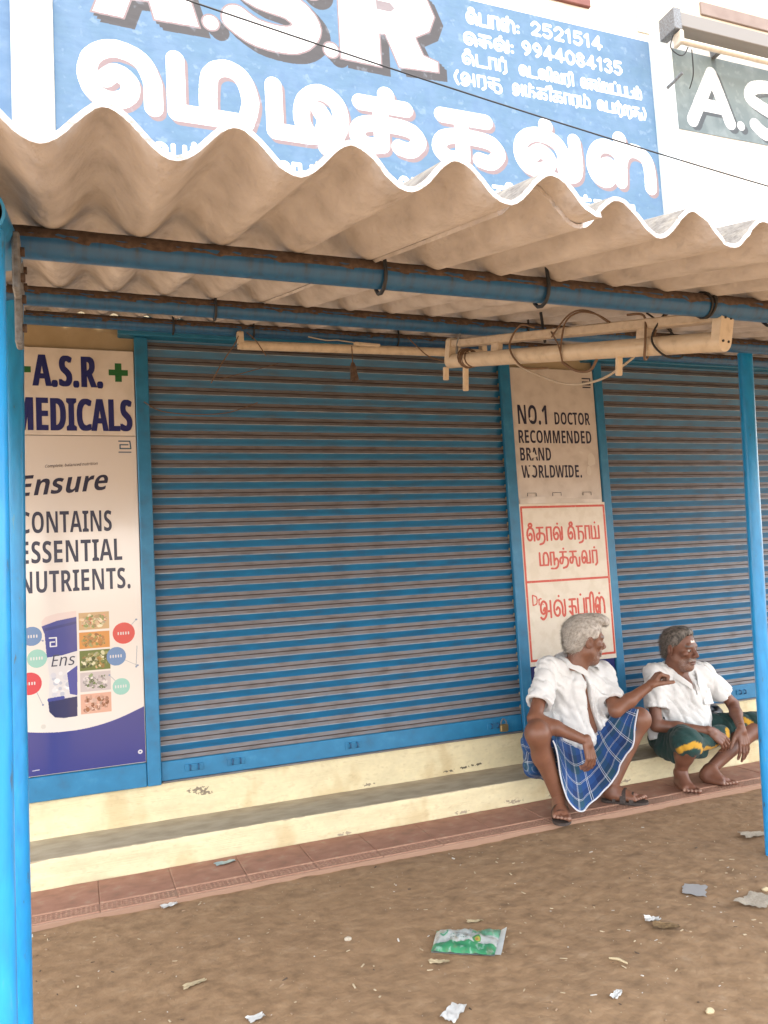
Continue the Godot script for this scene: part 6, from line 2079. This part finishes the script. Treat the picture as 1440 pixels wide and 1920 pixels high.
func build_small_things() -> void:
	ground_a = noise(1.3, 4, 5)
	ground_b = noise(9.0, 3, 6)
	# crushed snack packet, silver and green
	var A := Vector3(1.087, 0.002, 1.567)
	var B := Vector3(1.258, 0.002, 1.70)
	var Cc := Vector3(1.37, 0.002, 1.546)
	var D := Vector3(1.165, 0.002, 1.445)
	var n := noise(1.0, 3, 411)
	var pk := thing("snack_packet", "crumpled green and silver snack packet lying on the earth", "packet", Vector3(1.22, 0, 1.57))
	var top := func(u: float, v: float) -> Vector3:
		var p := (A.lerp(B, u)).lerp(D.lerp(Cc, u), v)
		var puff := pow(sin(u * PI), 0.5) * pow(sin(v * PI), 0.5)
		p.y = ground_y(p.x, p.z) + 0.006 + puff * (0.022 + 0.016 * n.get_noise_2d(u * 3.0, v * 3.0) + 0.008 * absf(n.get_noise_2d(u * 7.0, v * 7.0 + 20.0))) + 0.006 * absf(n.get_noise_2d(u * 6.0, v * 9.0))
		return p
	var pm := MB.new()
	pm.grid(26, 18, top)
	for k in pm.uv.size():
		pm.uv[k].y = 1.0 - pm.uv[k].y
	piece("front", pm.mesh(), packet_material(), pk)
	var bm := MB.new()
	bm.grid(8, 6, func(u: float, v: float) -> Vector3:
		var p := (A.lerp(B, u)).lerp(D.lerp(Cc, u), v)
		p.y = ground_y(p.x, p.z) + 0.003
		return p)
	var silver := plain(C(0.5, 0.52, 0.5), 0.3, 0.4)
	piece("back", bm.mesh(), silver, pk)
	var sealed := MB.new()
	sealed.grid(20, 3, func(u: float, v: float) -> Vector3:
		var p := B.lerp(Cc, u)
		var out := (B - A).normalized()
		p += out * (v * 0.022)
		p.y = ground_y(p.x, p.z) + 0.007 + 0.012 * v * u + 0.002 * sin(v * 20.0)
		return p)
	piece("seal", sealed.mesh(), plain(C(0.6, 0.62, 0.6), 0.35), pk)
	# scattered litter
	var white := plain(C(0.68, 0.67, 0.63), 0.7)
	var grey := plain(C(0.36, 0.35, 0.34), 0.75)
	var buff := tri([[0.0, C(0.36, 0.3, 0.22)], [1.0, C(0.5, 0.44, 0.35)]], Vector3(9, 9, 9), 0.02, 0.85, 421)
	var leaf := tri([[0.0, C(0.14, 0.085, 0.04)], [1.0, C(0.28, 0.18, 0.08)]], Vector3(9, 9, 9), 0.02, 0.8, 422)
	var straw := plain(C(0.5, 0.4, 0.24), 0.8)
	scrap("paper_scrap", "flat grey paper square lying on the earth near the right post", "paper", 2.193, 1.596, 0.1, 0.085, 0.75, grey, 0.004, 431)
	scrap("paper_scrap", "creased buff paper sheet at the right edge of the picture", "paper", 2.31, 1.79, 0.13, 0.1, 0.35, buff, 0.014, 432)
	scrap("paper_scrap", "buff torn wrapper on the earth beside the foot of the right post", "wrapper", 2.85, 1.25, 0.11, 0.07, -0.3, buff, 0.012, 433)
	scrap("paper_scrap", "small bright white crumpled scrap next to a dark dry leaf", "paper", 1.872, 1.742, 0.05, 0.032, -0.5, white, 0.014, 434)
	scrap("dry_leaf", "dark brown dry leaf next to the bright white scrap", "leaf", 1.875, 1.812, 0.085, 0.035, -0.6, leaf, 0.012, 435)
	scrap("paper_scrap", "small white folded scrap near the bottom of the picture", "paper", 1.452, 2.09, 0.05, 0.02, 0.5, white, 0.01, 436)
	scrap("dry_leaf", "pale yellow leaf scrap left of centre on the earth", "leaf", 0.318, 1.419, 0.075, 0.024, 0.25, straw, 0.008, 437)
	scrap("plastic_scrap", "white plastic scrap at the bottom left of the earth", "plastic", 0.458, 1.704, 0.05, 0.03, 0.2, white, 0.006, 438)
	scrap("dry_leaf", "straw-coloured curl of leaf just behind the snack packet", "leaf", 1.324, 1.435, 0.06, 0.018, -0.35, straw, 0.008, 439)
	scrap("dry_leaf", "straw-coloured leaf strip just in front of the snack packet", "leaf", 1.08, 1.645, 0.065, 0.02, -0.5, straw, 0.007, 440)
	scrap("paper_scrap", "greenish white scrap at the edge of the tile border on the left", "paper", 0.31, 0.725, 0.065, 0.03, 0.3, white, 0.01, 441)
	scrap("plastic_scrap", "crumpled white plastic at the bottom middle of the earth", "plastic", 0.985, 1.95, 0.09, 0.05, 0.7, white, 0.012, 442)
	scrap("foil_wrapper", "small pale blue foil wrapper lying on the red tiles", "wrapper", 0.59, 0.415, 0.09, 0.035, 0.15, plain(C(0.4, 0.52, 0.52), 0.35, 0.2), 0.007, 443, LEDGE)
	pebble(0.863, 1.348, 0.013, buff, 451, "pale pebble on the earth left of the snack packet")
	pebble(1.631, 2.27, 0.014, straw, 452, "yellowish pebble at the bottom right of the picture")
	pebble(2.42, 1.72, 0.014, straw, 453, "yellowish pebble behind the creased buff paper")
	var tw := thing("twig", "thin pale twig lying on the earth right of the snack packet", "twig", Vector3(1.59, 0, 1.92))
	piece("stem", tube_mesh([Vector3(1.575, ground_y(1.575, 1.89) + 0.006, 1.89), Vector3(1.59, ground_y(1.59, 1.92) + 0.008, 1.92), Vector3(1.60, ground_y(1.6, 1.95) + 0.005, 1.95)], [0.003, 0.005, 0.003], 6), straw, tw)
	# countless chips of straw, stone and leaf trodden into the earth
	var chip := MB.new()
	chip.chbox(Transform3D(), Vector3(0.5, 0.16, 0.32), 0.12)
	var mm := MultiMesh.new()
	mm.transform_format = MultiMesh.TRANSFORM_3D
	mm.use_colors = true
	mm.mesh = chip.mesh()
	var count := 3600
	mm.instance_count = count
	for k in count:
		var x := rng.randf_range(-0.2, 4.2)
		var z := rng.randf_range(0.74, 3.4)
		var s := 0.0018 + 0.0085 * pow(rng.randf(), 4.0)
		var bs := Basis.from_euler(Vector3(rng.randf_range(-0.3, 0.3), rng.randf() * TAU, rng.randf_range(-0.3, 0.3))).scaled_local(Vector3(s * rng.randf_range(0.8, 2.6), s * 0.8, s))
		mm.set_instance_transform(k, Transform3D(bs, Vector3(x, ground_y(x, z) + s * 0.1, z)))
		var q := rng.randf()
		mm.set_instance_color(k, Color(0.46, 0.36, 0.23) if q < 0.42 else (Color(0.58, 0.54, 0.47) if q < 0.55 else (Color(0.3, 0.2, 0.12) if q < 0.9 else Color(0.09, 0.06, 0.04))))
	var mi := MultiMeshInstance3D.new()
	mi.name = "litter_chips"
	mi.multimesh = mm
	mi.material_override = vertex_material(0.9)
	add_child(mi)
	mi.set_meta("kind", "stuff")
	tag(mi, "tiny chips of straw, stone and leaf strewn over the earth", "litter")
	# soft black bag on the step between the man in green and the shutter
	var bg := thing("bag", "small soft black bag on the step behind the man in green", "bag", Vector3(3.73, TREAD, 0.1))
	var f := Field.new(Vector3(3.6, 0.12, 0.0), Vector3(3.86, 0.36, 0.2), 0.006)
	f.cone(Vector3(3.675, 0.185, 0.1), Vector3(3.775, 0.185, 0.1), 0.045, 0.045, 0.03)
	f.cone(Vector3(3.668, 0.295, 0.085), Vector3(3.785, 0.285, 0.085), 0.03, 0.028, 0.03)
	f.cone(Vector3(3.675, 0.2, 0.1), Vector3(3.67, 0.29, 0.09), 0.04, 0.032, 0.03)
	f.cone(Vector3(3.775, 0.2, 0.1), Vector3(3.78, 0.285, 0.09), 0.04, 0.03, 0.03)
	f.cone(Vector3(3.725, 0.2, 0.1), Vector3(3.725, 0.285, 0.09), 0.045, 0.033, 0.03)
	shirt_wrinkle(f, 461, 0.012)
	var fm := MB.new()
	f.add_to(fm, func(_p: Vector3) -> Color: return Color.WHITE)
	piece("pouch", fm.mesh(), M.plastic_black, bg)
	piece("handle", tube_mesh(curve([Vector3(3.68, 0.315, 0.1), Vector3(3.7, 0.335, 0.11), Vector3(3.75, 0.338, 0.112), Vector3(3.79, 0.318, 0.105), Vector3(3.81, 0.27, 0.1)], 6), 0.006, 7), M.plastic_black, bg)
